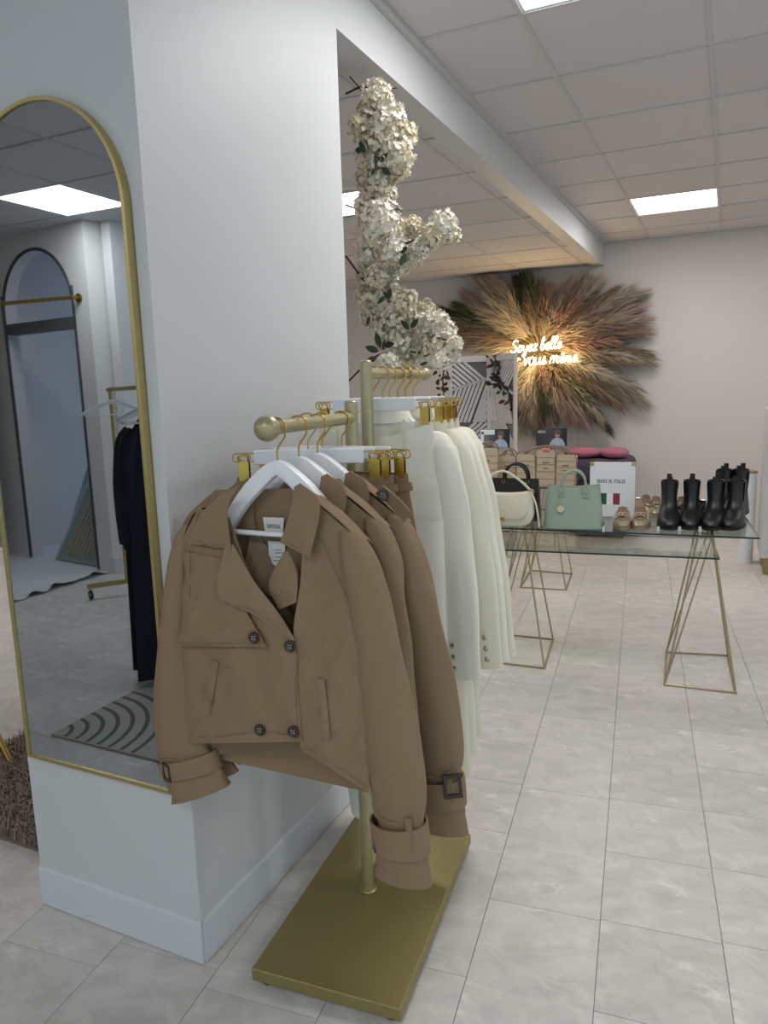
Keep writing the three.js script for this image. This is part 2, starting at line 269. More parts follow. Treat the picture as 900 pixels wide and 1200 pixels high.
{ // wall with the arched recess and its return, all behind the camera and seen in the mirror
  const A = V(-4.42, 0, 1.755), d = V(-1.14, 0, 0.163).normalize(), ang = Math.atan2(-d.z, d.x);
  const w = struct('wall_arch', 'pale wall with a tall arched opening', [A.x, 0, A.z], ang);
  const sh = new THREE.Shape(); sh.moveTo(0, -0.05); sh.lineTo(0.19, -0.05); sh.lineTo(0.19, 2.1); sh.absellipse(0.68, 2.1, 0.49, 0.49, Math.PI, 0, true); sh.lineTo(1.17, -0.05); sh.lineTo(1.85, -0.05); sh.lineTo(1.85, HIGH + 0.05); sh.lineTo(0, HIGH + 0.05); sh.closePath();
  const g = extr(sh, 0.12); g.translate(0, 0, -0.12 + 0); add(w, 'panel', g, M.wall);
  const pts = []; for (let i = 0; i <= 24; i++) { const a = Math.PI * (1 - i / 24); pts.push(V(0.68 + 0.485 * Math.cos(a), 2.1 + 0.485 * Math.sin(a), 0.0)); }
  pts.unshift(V(0.195, 0.02, 0)); pts.push(V(1.165, 0.02, 0));
  add(w, 'arch_trim', tube(pts, 0.013, 120, 8, false), std('#3d4244', 0.5));
  add(w, 'transom', box(0.98, 0.085, 0.1, 0.68, 1.99, -0.05), std('#5f6263', 0.6));
  // recess behind: white sides and back under the open sky of a light well
  const n = struct('wall_recess', 'white walls of the light well behind the arch', [A.x, 0, A.z], ang);
  add(n, 'panel', [box(0.1, 3.6, 0.85, -0.1, 1.75, -0.55), box(0.1, 3.6, 0.85, 1.6, 1.75, -0.55), box(0.07, 2.5, 0.03, 0.36, 1.25, -0.915)], M.wall);
  add(n, 'frosted_sheet', box(1.6, 3.5, 0.012, 0.75, 1.75, -0.98), phy('#f0f0f0', 0.9, { transmission: 0.9, thickness: 0 }), 'white frosted sheet');
  const ret = struct('wall_return', 'white return wall with a ledge beside the arch', [A.x, 0, A.z], 0);
  const dir = V(0.30, 0, 1).normalize(), L = (FRONT + 0.1 - A.z) / dir.z, a2 = Math.atan2(-dir.z, dir.x);
  const q = [boxAt(0, L, -0.05, HIGH + 0.05, 0, 0.12)]; q.forEach((k) => k.rotateY(a2)); add(ret, 'panel', q, M.wall);
  const led = [boxAt(0.12, L, 0.745, 0.775, -0.07, 0.01)]; led.forEach((k) => { k.translate(0, 0, 0); k.rotateY(a2); }); add(ret, 'ledge', led, M.trim);
  const bb = [boxAt(0, L, 0, 0.13, -0.012, 0.004)]; bb.forEach((k) => k.rotateY(a2)); add(ret, 'skirting', bb, M.trim);
}
// ---------------------------------------------------------------- arched mirror on the column
{
  const cx = -1.418, hw = 0.25, y0 = 0.468, yt = 2.065, ys = yt - hw, t = thing('arched_mirror', 'tall arched mirror in a thin gold frame hung on the white column', 'mirror', [cx, y0, FACE_Z]);
  const arch = (k) => { const s = new THREE.Shape(), w = hw - k; s.moveTo(-w, k); s.lineTo(w, k); s.lineTo(w, ys - y0); s.absarc(0, ys - y0, w, 0, Math.PI, false); s.closePath(); return s; };
  const f = arch(0); f.holes.push(new THREE.Path(arch(0.007).getPoints(40))); const g = new THREE.ExtrudeGeometry(f, { depth: 0.022, bevelEnabled: true, bevelSize: 0.001, bevelThickness: 0.001, bevelSegments: 2, curveSegments: 48 }); g.translate(0, 0, 0.001);
  add(t, 'frame', g, M.gold);
  const m = new THREE.ExtrudeGeometry(arch(0.0065), { depth: 0.005, bevelEnabled: false, curveSegments: 48 }); m.translate(0, 0, 0.014);
  add(t, 'glass', m, M.mirror, 'silvered mirror glass');
}
// ---------------------------------------------------------------- clothes rack
const railAt = (z) => z > -1.66 ? V(lerp(-0.814, -0.845, (z + 1.2) / -0.416), 1.348, z) : V(lerp(-0.842, -0.853, (z + 1.72) / -0.4), 1.457, z);
{
  const c = [onY(294, 1134, 0.05), onY(470, 1184, 0.05), onY(552, 975, 0.05), onY(418, 954, 0.05)];
  const mid = c.reduce((a, b) => a.add(b), V(0, 0, 0)).divideScalar(4), dz = c[1].clone().add(c[0]).sub(c[2]).sub(c[3]), len = dz.length() / 2, turn = Math.atan2(dz.x, dz.z), wid = (c[0].distanceTo(c[1]) + c[2].distanceTo(c[3])) / 2;
  const t = thing('clothes_rack', 'gold freestanding clothes rack with a flat heavy base plate', 'clothes rack', [mid.x, 0, mid.z], turn);
  add(t, 'base_plate', rbox(wid, 0.034, len, 0.004, 0, 0.033, 0), M.goldPaint);
  for (const [a, b] of [[1, 1], [1, -1], [-1, 1], [-1, -1]]) add(t, 'foot', lathe([[0, 0], [0.016, 0], [0.018, 0.004], [0.018, 0.012], [0.01, 0.017], [0, 0.017]], 16).translate(a * (wid / 2 - 0.03), 0, b * (len / 2 - 0.03)), M.black, 'small black foot');
  const post = (x, z, top, n) => {
    const p = addW(t, 'post', [cyl(0.0165, 0.0165, top - 0.06, x, 0.05 + (top - 0.06) / 2, z), lathe([[0.0165, 0], [0.0165, 0.006], [0.012, 0.011], [0, 0.012]]).translate(x, top - 0.012, z)], M.goldPost);
    addW(p, 'collar', [lathe([[0.0165, 0.05], [0.024, 0.05], [0.024, 0.053], [0.018, 0.056], [0.0165, 0.056]]).translate(x, 0, z)], M.gold);
    addW(p, 'joint_ring', [cyl(0.0172, 0.0172, 0.004, x, top - 0.13, z)], M.gold);
  };
  post(-0.845, -1.616, 1.392, 0); post(-0.853, -1.722, 1.492, 1);
  addW(t, 'rail', [rod(railAt(-1.2), V(-0.845, 1.348, -1.616), 0.0145, 20)], M.goldPost);
  addW(t, 'ball_end', [ball(0.026, ...railAt(-1.2).toArray(), 28), rod(railAt(-1.215), railAt(-1.24), 0.0165)], M.goldPost, 'gold ball at the rail end');
  addW(t, 'rail', [rod(V(-0.853, 1.457, -1.722), railAt(-2.13), 0.0145, 20)], M.goldPost);
  addW(t, 'ball_end', [ball(0.02, ...railAt(-2.13).toArray(), 24)], M.goldPost);
}
// ---------------------------------------------------------------- hangers
// local frame: x along the hanger, y = 0 at the middle of the rail, +z towards the front of the rack
function hook(drop) {                                                 // gold wire hook over the rail
  const p = []; for (let i = 0; i <= 14; i++) { const a = -0.5 + (Math.PI + 0.9) * i / 14; p.push(V(-Math.cos(a) * -0.0225, Math.sin(a) * 0.02 - 0.0015, 0)); }
  p.reverse(); p.push(V(0.020, -0.018, 0), V(0.008, -0.033, 0), V(0.0, -0.046, 0), V(0, -drop, 0));
  return tube(p, 0.0021, 60, 7);
}
const arcLen = 0.165, armDrop = (x) => 0.93 * (Math.sqrt(x * x + 0.0011) - 0.033) + 1.6 * Math.max(0, Math.abs(x) - 0.07) ** 1.6;
function suitHanger(label, group, z, dx = 0, turn = 0) {
  const r = railAt(z), t = thing('suit_hanger', label, 'hanger', [r.x + dx, r.y - 0.2, r.z], turn, group);
  const up = [], lo = [];
  for (let i = 0; i <= 30; i++) { const x = (i / 15 - 1) * arcLen; up.push([x, 0.2 - 0.066 - armDrop(x)]); }
  for (let i = 30; i >= 0; i--) { const x = (i / 15 - 1) * arcLen * 0.97, a = Math.abs(x) / arcLen; lo.push([x, 0.2 - 0.066 - lerp(0.03, 0.026, a) - 0.9 * (Math.sqrt(x * x + 0.00002) - 0.0045) - 1.4 * Math.max(0, Math.abs(x) - 0.07) ** 1.6]); }
  const g = extr([...up, ...lo], 0.012, 0.004); g.translate(0, 0, -0.006);
  const p = g.attributes.position; for (let i = 0; i < p.count; i++) { const a = Math.abs(p.getX(i)) / arcLen; p.setZ(i, p.getZ(i) * (1 + 1.1 * a * a) - 0.006 * a * a); } g.computeVertexNormals();
  add(t, 'shoulder_arm', toCreasedNormals(g, 0.6), M.white); add(t, 'trouser_bar', [rod(V(-0.15, 0.2 - 0.217, 0.01), V(0.15, 0.2 - 0.217, 0.01), 0.0055)], M.white);
  add(t, 'hook', [hook(0.068).translate(0, 0.2, 0)], M.brass, 'gold wire hook');
  return t;
}
function clipGeo() { return [box(0.024, 0.045, 0.003, 0, -0.022, 0.006), box(0.024, 0.045, 0.003, 0, -0.022, -0.006), cyl(0.0035, 0.0035, 0.026, 0, 0, 0, 10).rotateZ(Math.PI / 2), tube([V(-0.01, 0.0, 0.002), V(-0.011, 0.014, 0.012), V(0.011, 0.014, 0.012), V(0.01, 0.0, 0.002)], 0.0018, 20, 6), tube([V(-0.01, 0.0, -0.002), V(-0.011, 0.014, -0.012), V(0.011, 0.014, -0.012), V(0.01, 0.0, -0.002)], 0.0018, 20, 6), ...[-0.008, -0.004, 0, 0.004, 0.008].map((x) => new THREE.TorusGeometry(0.0058, 0.0012, 6, 12).rotateY(Math.PI / 2).translate(x, -0.004, 0))]; }
function clipHanger(label, group, z, dx = 0, turn = 0, half = 0.15) {
  const r = railAt(z), t = thing('clip_hanger', label, 'hanger', [r.x + dx, r.y - 0.12, r.z], turn, group);
  add(t, 'bar', rbox(half * 2 - 0.05, 0.034, 0.012, 0.003, 0, 0.12 - 0.082, 0), M.white);
  add(t, 'hook', [hook(0.07).translate(0, 0.12, 0)], M.brass, 'gold wire hook');
  for (const s of [-1, 1]) {
    add(t, 'clip_wire', [tube([V(s * (half - 0.03), 0.048, 0), V(s * half, 0.048, 0), V(s * (half + 0.024), 0.046, 0), V(s * (half + 0.024), 0.03, 0), V(s * half, 0.029, 0), V(s * (half - 0.03), 0.029, 0)], 0.0017, 30, 6)], M.brass);
    add(t, 'clip', clipGeo().map((g) => g.translate(s * half, 0.028, 0)), M.brass, 'gold spring clip');
  }
  return t;
}
// ---------------------------------------------------------------- tan cropped trench jackets
const J = { xc: -0.832, z0: -1.232 };
function bodyFront(x, y) { const a = 0.262 + 0.02 * (1.1 - y), d = clamp((x - J.xc) / a, -1, 1); const b = lerp(0.032, 0.062, clamp((1.2 - y) / 0.3, 0, 1));
  const f = 0.014 * noise(x * 8 + 3, y * 3.2, 1.7) + 0.009 * noise(x * 15 + y * 11, y * 7 - x * 6, 4.1) + 0.006 * noise(x * 30 - y * 24, y * 18 + x * 10, 8) + 0.005 * Math.sin(34 * (x * 0.8 + y * 0.55) + 3 * noise(x * 6, y * 6, 2)) * clamp((x + 0.79) * 12, 0, 1) * clamp((1.05 - y) * 8, 0, 1); return J.z0 + b * Math.sqrt(Math.max(0.02, 1 - d * d)) + f * clamp((1.22 - y) / 0.15, 0.2, 1); }
function bodyBack(x, y) { const d = clamp((x - J.xc) / 0.27, -1, 1); return J.z0 - 0.035 * Math.sqrt(Math.max(0.02, 1 - d * d)) + 0.004 * noise(x * 12, y * 6, 9); }
function patch(L, R, zf, off, nu, nv, th = 0.002, bulge = 0) {       // cloth between two outlines that lies on a surface
  const l = spline(L), r = spline(R);
  return slab(nu, nv, (u, v) => { const a = l(v), b = r(v), o = (typeof off === 'function' ? off(u, v) : off) + bulge * Math.sin(Math.PI * u) * Math.sin(Math.PI * Math.min(1, v * 0.9 + 0.1)); return onSurf(lerp(a.x, b.x, u), lerp(a.y, b.y, u), zf, o); }, th);
}
function buttonGeos(r) { return { rim: lathe([[0, 0.003], [r * 0.62, 0.003], [r * 0.74, 0.0048], [r * 0.92, 0.0048], [r, 0.003], [r * 0.96, 0], [0, 0]], 24).rotateX(Math.PI / 2), eye: mg([1, -1].flatMap((a) => [1, -1].map((b) => new THREE.SphereGeometry(r * 0.13, 8, 6).translate(a * r * 0.22, b * r * 0.22, 0.0033)))) }; }
const BTN = buttonGeos(0.0125), pale = std('#b7ab98', 0.6);
function sewButton(parent, px, py, zf, off, tilt = 0) { const p = onSurf(px, py, zf, off), b = new THREE.Matrix4().makeRotationY(tilt).setPosition(p.x, p.y, p.z); const m = addW(parent, 'button', BTN.rim.clone().applyMatrix4(b), M.button, 'dark brown four hole button'); addW(m, 'thread', BTN.eye.clone().applyMatrix4(b), pale); }
function buckle(parent, name, at, w, h, q, mat = M.button) {
  const o = [[-w, -h], [w, -h], [w, h], [-w, h]], i = [[-w * 0.62, -h * 0.66], [-w * 0.62, h * 0.66], [w * 0.62, h * 0.66], [w * 0.62, -h * 0.66]];
  const g = extr(o, 0.003, 0.0012, [i]); g.applyMatrix4(new THREE.Matrix4().makeRotationFromEuler(q).setPosition(at.x, at.y, at.z)); return addW(parent, name, toCreasedNormals(g, 0.5), mat, 'tortoiseshell buckle');
}
function sleevePath(list, z) { return list.map(([px, py, w, k = 0.62, dz = 0, tw = 0]) => { const p = onZ(px, py, z + dz), q = onZ(px + w, py, z + dz); return [p.x, p.y, p.z, q.x - p.x, (q.x - p.x) * k, tw]; }); }
function cuff(root, ring, i, strapTint) {}
function jacket(o) {
  const t = thing('trench_jacket', o.label, 'jacket', [J.xc, 0.62, J.z0], 0, 'tan trench jackets on the front rail');
  const cloth = M.tan;
  // back and inside
  const back = patch([[252, 574], [214, 615], [211, 740], [213, 880]], [[372, 572], [424, 640], [424, 760], [430, 928]], bodyBack, 0, 26, 30, 0.002);
  addW(t, 'back_panel', back, M.tan);
  const front = addW(t, 'front_panel', patch([[232, 596], [213, 640], [211, 757], [207, 815], [211, 872]], [[268, 606], [300, 690], [344, 752], [349, 806], [354, 869]], bodyFront, 0, 34, 46, 0.0022), cloth);
  const front2 = addW(t, 'front_panel', patch([[356, 578], [352, 680], [344, 740], [349, 800], [352, 878]], [[424, 636], [427, 700], [427, 780], [431, 860], [433, 930]], bodyFront, -0.003, 34, 46, 0.0022), cloth);
  for (const ln of [[[232, 596], [224, 604], [214, 628]], [[356, 578], [390, 604], [424, 636]]]) { const l = spline(ln); addW(t, 'shoulder', slab(14, 8, (u, v) => { const q = l(u), p = onSurf(q.x, q.y, bodyFront, -0.002); const b = bodyBack(p.x, p.y) - 0.004; return V(p.x, p.y + 0.007 * Math.sin(Math.PI * v) - 0.012 * v, lerp(p.z, b, v)); }, 0.002), cloth); }
  // collar, lapels, storm flap
  addW(t, 'collar', patch([[281, 568], [268, 594], [271, 643]], [[258, 580], [236, 603], [221, 636]], bodyFront, (u, v) => 0.022 - 0.002 * u - 0.006 * v, 12, 12, 0.003), cloth);
  addW(t, 'collar', patch([[352, 566], [374, 586], [364, 653]], [[346, 570], [341, 600], [329, 635]], bodyFront, (u, v) => 0.026 - 0.004 * u - 0.006 * v, 12, 14, 0.003), cloth);
  addW(t, 'lapel', patch([[263, 640], [257, 697], [300, 722], [343, 751]], [[273, 638], [297, 680], [322, 713], [346, 750]], bodyFront, (u, v) => 0.013 - 0.006 * v * v + 0.014 * (1 - u) * Math.sin(Math.PI * Math.min(1, v + 0.15)), 14, 22, 0.003), cloth);
  addW(t, 'lapel', patch([[333, 646], [315, 685], [327, 714]], [[337, 645], [348, 672], [347, 706]], bodyFront, (u, v) => -0.012 + 0.01 * u, 10, 12, 0.0025), cloth);
  if (o.full) {
    addW(t, 'storm_flap', patch([[214, 646], [219, 700], [208, 757]], [[262, 655], [288, 715], [311, 758]], bodyFront, (u, v) => 0.005 + 0.009 * v * v, 20, 20, 0.0026), cloth);
    for (const [px, py, off] of [[298, 747, 0.0155], [340, 757, 0.005], [305, 855, 0.004], [344, 857, 0.004]]) sewButton(t, px, py, bodyFront, off, 0.1);
    // slanted welt pockets
    addW(t, 'pocket_welt', patch([[248, 774], [242, 806], [236, 836]], [[256, 776], [251, 808], [246, 838]], bodyFront, 0.0035, 6, 14, 0.002), cloth);
    addW(t, 'pocket_welt', patch([[371, 795], [376, 832], [379, 868]], [[380, 797], [384, 832], [387, 867]], bodyFront, 0.003, 6, 14, 0.002), cloth);
    // labels inside the neck
    const lz = () => J.z0 - 0.026;
    const lab = canvasTex(256, 128, (c, w, h) => { c.fillStyle = '#eceae6'; c.fillRect(0, 0, w, h); c.fillStyle = '#26262a'; c.font = 'bold 40px sans-serif'; c.textAlign = 'center'; c.fillText('IMPERIAL', w / 2, 74, 230); c.fillRect(w / 2 - 16, 96, 32, 5); });
    const tag = canvasTex(128, 192, (c, w, h) => { c.fillStyle = '#efeeeb'; c.fillRect(0, 0, w, h); c.fillStyle = '#3a3a40'; c.font = '20px sans-serif'; c.textAlign = 'center'; [[62, 30, 6], [66, 62, 56], [70, 84, 60], [60, 116, 44], [58, 142, 70]].forEach(([x, y, l]) => { for (let k = 0; k < l; k += 7) c.fillRect(x - l / 2 + k + 8, y + (k * 5 % 4), 5, 6 + (k * 3 % 5)); }); });
    const flat = (a, b, c2, d, map, name, l) => { const g = slab(4, 4, (u, v) => { const p = lerp(lerp(a[0], b[0], u), lerp(d[0], c2[0], u), v), q = lerp(lerp(a[1], b[1], u), lerp(d[1], c2[1], u), v); return onZ(p, q, J.z0 - 0.027 + 0.003 * Math.sin(u * 3)); }, 0.0008); const uv = g.attributes.uv, mx = [0, 0]; for (let i = 0; i < uv.count; i++) { mx[0] = Math.max(mx[0], uv.getX(i)); mx[1] = Math.max(mx[1], uv.getY(i)); } for (let i = 0; i < uv.count; i++) uv.setXY(i, uv.getX(i) / mx[0], 1 - uv.getY(i) / mx[1]); return addW(t, name, g, std('#ffffff', 0.7, { map }), l); };
    flat([308, 606], [333, 607], [331, 629], [311, 628], lab, 'neck_label', 'white woven neck label');
    flat([314, 634], [334, 635], [334, 663], [316, 664], tag, 'price_tag', 'small white printed tag');
  }
  // seams: raised lines of topstitching
  const seam = (pts, off = 0.0012) => addW(t, 'seam', [tube(pts.map(([a, b]) => onSurf(a, b, bodyFront, off + 0.0012)), 0.0008, 40, 5)], M.thread);
  seam([[374, 628], [392, 668], [410, 712], [421, 760]]);
  if (o.full) {
    seam([[260, 644], [260, 697], [300, 718], [338, 744]], 0.021); seam([[224, 633], [245, 638], [268, 640]], 0.0165); seam([[362, 648], [368, 615], [371, 588]], 0.0225); seam([[333, 634], [348, 642], [362, 649]], 0.021);
    seam([[211, 753], [240, 754], [275, 754], [306, 754]], 0.0145); seam([[350, 762], [346, 800], [350, 865]], 0.001); seam([[212, 866], [255, 863], [310, 858], [350, 864]], 0.001); seam([[357, 876], [400, 901], [430, 924]], -0.001); seam([[233, 598], [224, 640], [222, 700]], 0.007);
  }
  // sleeves
  const sb = o.right ?? [[398, 616, 3, 1, -0.01], [412, 634, 12, 1.3, -0.004], [424, 668, 18, 1.2], [434, 715, 22, 0.9], [447, 790, 27], [461, 880, 33], [467, 935, 31], [468, 957, 27]];
  const sl = addW(t, 'sleeve', hose(sleevePath(sb, J.z0 + 0.012), 36, 60, 0.002, 0.11), cloth);
  const last = sb[sb.length - 1], eb = [[last[0], last[1] - 6, last[2] - 1, 0.7], [last[0] + 1, last[1] + 12, last[2] - 1, 0.6], [last[0] + 3, last[1] + 45, last[2] + 2, 0.5], [last[0] + 5, last[1] + 73, last[2] + 6, 0.42]];
  addW(sl, 'cuff', hose(sleevePath(eb, J.z0 + 0.012), 26, 14, 0.002, 0.1), cloth);
  const st = [[last[0] - 1, last[1] + 3, last[2] + 4, 0.72], [last[0] + 1, last[1] + 20, last[2] + 4, 0.72], [last[0] + 2, last[1] + 36, last[2] + 4, 0.72]];
  addW(sl, 'cuff_strap', hose(sleevePath(st, J.z0 + 0.012), 26, 6, 0.0045, 0.01), cloth);
  addW(sl, 'strap_loop', [bar(onZ(last[0] + 10, last[1] + 2, J.z0 + 0.046), onZ(last[0] + 14, last[1] + 40, J.z0 + 0.046), 0.012, 0.004)], cloth);
  if (o.front === 'left') buckle(sl, 'buckle', onZ(last[0] - last[2] - 2, last[1] + 22, J.z0 + 0.03), 0.014, 0.03, new THREE.Euler(0, -1.0, 0.25));
  else buckle(sl, 'buckle', onZ(last[0] + 16, last[1] + 20, J.z0 + 0.048), 0.020, 0.028, new THREE.Euler(0, 0.4, 0.1));
  const hs = hoseAt(sleevePath(sb, J.z0 + 0.012), 0.11); for (const uu of [0.2, 0.235]) addW(sl, 'seam', [tube(Array.from({ length: 40 }, (_, i) => hs(uu, 0.12 + 0.87 * i / 39).add(V(0, 0, 0.0012))), 0.0009, 90, 5)], M.thread);
  const sa = o.left ?? [[222, 616, 3, 1, 0.01], [215, 634, 8, 1, 0.012], [209, 690, 12, 1, 0.012], [206, 760, 17, 0.7, 0.008], [205, 828, 22, 0.5, 0.002], [212, 870, 29, 0.36, 0.0], [219, 890, 32, 0.34, 0.0]];
  const sa2 = addW(t, 'sleeve', hose(sleevePath(sa, J.z0), 30, 50, 0.002, 0.11), cloth);
  const la = sa[sa.length - 1];
  addW(sa2, 'cuff', hose(sleevePath([[la[0], la[1] - 8, la[2], 0.36, la[4]], [la[0] + 6, la[1] + 15, la[2] + 1, 0.36, la[4]], [la[0] + 17, la[1] + 40, la[2] + 5, 0.34, la[4]]], J.z0), 26, 12, 0.002, 0.16), cloth);
  addW(sa2, 'cuff_strap', hose(sleevePath([[la[0] - 1, la[1] - 5, la[2] + 3, 0.42, la[4]], [la[0] + 6, la[1] + 15, la[2] + 3, 0.42, la[4]]], J.z0), 26, 6, 0.003, 0.02), cloth);
  if (o.full) { buckle(sa2, 'buckle', onZ(196, 905, J.z0 + la[4] + 0.034), 0.013, 0.022, new THREE.Euler(0, -0.2, 0.05)); addW(t, 'belt', [slab(30, 4, (u, v) => onSurf(lerp(222, 385, u), lerp(lerp(872, 862, Math.sin(u * 3)), lerp(890, 880, Math.sin(u * 3)), v) + 12 * Math.max(0, u - 0.5) * v, bodyBack, 0.012), 0.003)], M.tan); }
  if (o.epaulette) { const e = addW(t, 'epaulette', patch([[384, 596], [402, 612], [421, 634]], [[392, 586], [411, 602], [429, 622]], bodyFront, (u, v) => 0.006 + 0.012 * u, 6, 12, 0.004), cloth); sewButton(e, 393, 598, bodyFront, 0.018, 0.5); }
  return t;
}
suitHanger('white wooden suit hanger holding the foremost tan jacket', 'white suit hangers on the front rail', -1.236);
jacket({ full: true, front: 'left', label: 'tan cropped trench jacket in full view, front of the rack' });
const straight = [[228, 618, 2, 1], [222, 640, 7, 1], [224, 700, 9, 1], [224, 790, 10, 1], [223, 860, 11, 1], [223, 890, 12, 1]];
{
  suitHanger('white wooden suit hanger holding the second tan jacket', 'white suit hangers on the front rail', -1.318, 0.006, 0.05);
  const j = jacket({ left: straight, right: [[398, 616, 3, 1, -0.01], [412, 634, 12, 1.2, -0.004], [424, 668, 16, 0.9], [428, 715, 18], [434, 790, 22], [440, 885, 25], [444, 930, 22]], epaulette: false, label: 'tan trench jacket hung second, mostly hidden behind the foremost one' });
  j.position.add(V(0.004, 0.008, -0.085)); j.rotation.y = 0.06;
}
{
  suitHanger('white wooden suit hanger holding the third tan jacket', 'white suit hangers on the front rail', -1.395, 0.012, 0.06);
  const j = jacket({ left: straight, epaulette: true, label: 'tan trench jacket with a buttoned shoulder strap, third on the front rail' });
  j.position.add(V(0.014, 0.004, -0.175)); j.rotation.y = 0.03;
}
// ---------------------------------------------------------------- shorts, trousers and blazers
// legs in a local frame: y = 0 at the rail, x across
function legwear(t, mat, top, crotch, hem, half, legHem, o = {}) {
  const nz = o.seed ?? 1, dep = o.dep ?? 0.022;
  const sag = (x, zz) => (o.sag ?? 0.012) * (1 - x * x) * clamp(zz * 1.5 + 0.4, 0, 1), waist = slab(44, 6, (u, v) => { const a = -u * 2 * Math.PI, x = -Math.cos(a), zz = -Math.sin(a); return V(x * (half + 0.004 * v), top - 0.045 * v - sag(x, zz), zz * (dep + 0.004 * v + sag(x, zz) * 0.4)); }, 0.003, true); const wb = add(t, 'waistband', [waist], o.band ?? mat);
  for (const x of [-0.62, -0.25, 0.25, 0.62]) add(wb, 'belt_loop', box(0.011, 0.052, 0.004, x * half, top - 0.024 - sag(x, 1), (dep + sag(x, 1) * 0.4) * Math.sqrt(1 - x * x) + 0.006), mat);
  const fold = (u, v, k) => 0.006 * Math.sin(u * Math.PI * 2 * 3 + k + nz) * v + 0.010 * v * noise(u * 7 + nz, v * 2.2, k);
  const hip = slab(40, 16, (u, v) => { const a = -u * 2 * Math.PI, w = lerp(half + 0.003, half * (o.flare ?? 1.12), v), zq = -Math.sin(a), sg = sag(-Math.cos(a), zq) * (1 - v), d = lerp(dep + 0.003, dep + 0.018, v) + fold(u, v, 0) + sg * 0.4; return V(-Math.cos(a) * w, lerp(top - 0.043, crotch, v) - sg, zq * d); }, 0.002, true);
  const legs = [hip];
  for (const s of [-1, 1]) legs.push(slab(34, 34, (u, v) => { const a = -u * 2 * Math.PI, w0 = half * (o.flare ?? 1.12) * 0.5, w = lerp(w0, legHem, v), cx = s * lerp(w0, o.spread ?? legHem + 0.006, v) + (o.shift ?? 0) * v; let d = lerp(dep + 0.018, o.hemDep ?? dep + 0.02, v) + fold(u, v, s * 3); const x = -Math.cos(a), zz = -Math.sin(a); return V(cx + x * w, lerp(crotch + 0.012, hem, v), zz * d + (Math.abs(x) < 0.3 ? Math.sign(zz) * 0.006 * (1 - Math.abs(x) / 0.3) : 0) + 0.014 * v * noise(v * 3 + nz, s * 4, 2)); }, 0.002, true));
  add(t, 'legs', legs, mat);
}
function onClips(name, cat, label, group, z, dx, turn, half, build) { const r = railAt(z), t = thing(name, label, cat, [r.x + dx, 0.3, r.z], turn, group); build(t, r.y - 0.3); return t; }
[[-1.468, -0.05, 0.34, 'nearest the jackets'], [-1.515, -0.035, 0.12, 'in the middle of the three'], [-1.565, -0.006, -0.02, 'closest to the rack post']].forEach(([z, dx, turn, which], k) => {
  clipHanger('white bar hanger with gold clips holding tan shorts, ' + which, 'clip hangers on the front rail', z, dx, turn, 0.155);
  onClips('shorts', 'shorts', 'tan tailored shorts hung from gold clips, ' + which, 'tan shorts on the front rail', z, dx, turn, 0.155, (t, y) => { legwear(t, k === 1 ? M.tan : M.tanB, y - 0.128, y - 0.36, y - 0.60, 0.175, 0.112, { seed: k * 3 + 1, flare: 1.2, dep: 0.014, hemDep: 0.02 }); add(t, 'tie_belt', [hose([[0, y - 0.150, 0, 0.181, 0.022], [0, y - 0.168, 0, 0.184, 0.024]], 30, 3, 0.003, 0.02), tube([V(0.10, y - 0.16, 0.02), V(0.115, y - 0.2, 0.03), V(0.105, y - 0.3, 0.032), V(0.11, y - 0.4, 0.034)], 0.006, 20, 6)], M.tanB); });
});
function blazer(label, z, dx, turn, k) {
  const r = railAt(z), t = thing('blazer', label, 'blazer', [r.x + dx, 0.3, r.z], turn, 'cream blazers on the rear rail'), Y = r.y - 0.3, c = k % 2 ? M.creamB : M.cream;
  const body = slab(48, 30, (u, v) => { const a = -u * 2 * Math.PI, x = -Math.cos(a), zz = -Math.sin(a), w = lerp(0.06, 0.178, Math.pow(Math.min(1, v * 5), 0.8)) + 0.012 * v, y = Y - 0.105 - 0.6 * v - 0.075 * Math.abs(x) * Math.min(1, v * 5 + 0.1), d = lerp(0.025, 0.042, Math.min(1, v * 3)); return V(x * w, y, zz * d + 0.004 * noise(u * 9 + k, v * 3, 2)); }, 0.0025, true);
  const tb = add(t, 'body', [body], c);
  for (const s of [-1, 1]) add(t, 'lapel', [slab(6, 16, (u, v) => V(s * (lerp(0.075, 0.008, v) + u * 0.06 * Math.sin(Math.PI * Math.min(1, v * 0.75 + 0.25))), Y - 0.118 - 0.27 * v - 0.03 * u, 0.040 + 0.006 * (1 - u)), 0.003)], c);
  add(t, 'collar', [hose([[0, Y - 0.098, -0.005, 0.066, 0.030], [0, Y - 0.135, -0.004, 0.088, 0.040]], 26, 5, 0.004, 0.01)], c);
  for (const s of [1, -1]) {
    const lean = s > 0 ? [0.045, 0.075, 0.08, 0.085][k] : 0.0, cz = 0.03;
    const sl = add(t, 'sleeve', [hose([[s * 0.13, Y - 0.170, -0.004, 0.004, 0.012], [s * 0.162, Y - 0.178, 0, 0.018, 0.030], [s * 0.168, Y - 0.205, 0.003, 0.034, 0.042], [s * (0.176 + lean * 0.2), Y - 0.33, 0.008, 0.049, 0.034], [s * (0.182 + lean * 0.6), Y - 0.57, 0.014, 0.054, 0.026], [s * (0.18 + lean), Y - 0.83, cz, 0.054, 0.018]], 32, 48, 0.003, 0.12)], c);
    if (s > 0) { for (let b = 0; b < 3; b++) add(sl, 'cuff_button', [lathe([[0, 0.004], [0.004, 0.0042], [0.0075, 0.002], [0.0085, 0], [0, 0]], 16).rotateX(Math.PI / 2).rotateY(-0.35).translate(0.18 + lean * (0.86 + 0.05 * b) + (k ? 0.016 : -0.014), Y - 0.735 - b * 0.032, 0.03 + 0.018)], silver, 'small silver button'); }
  }
  return t;
}
const silver = std('#c9c8c4', 0.25, { metalness: 1 });
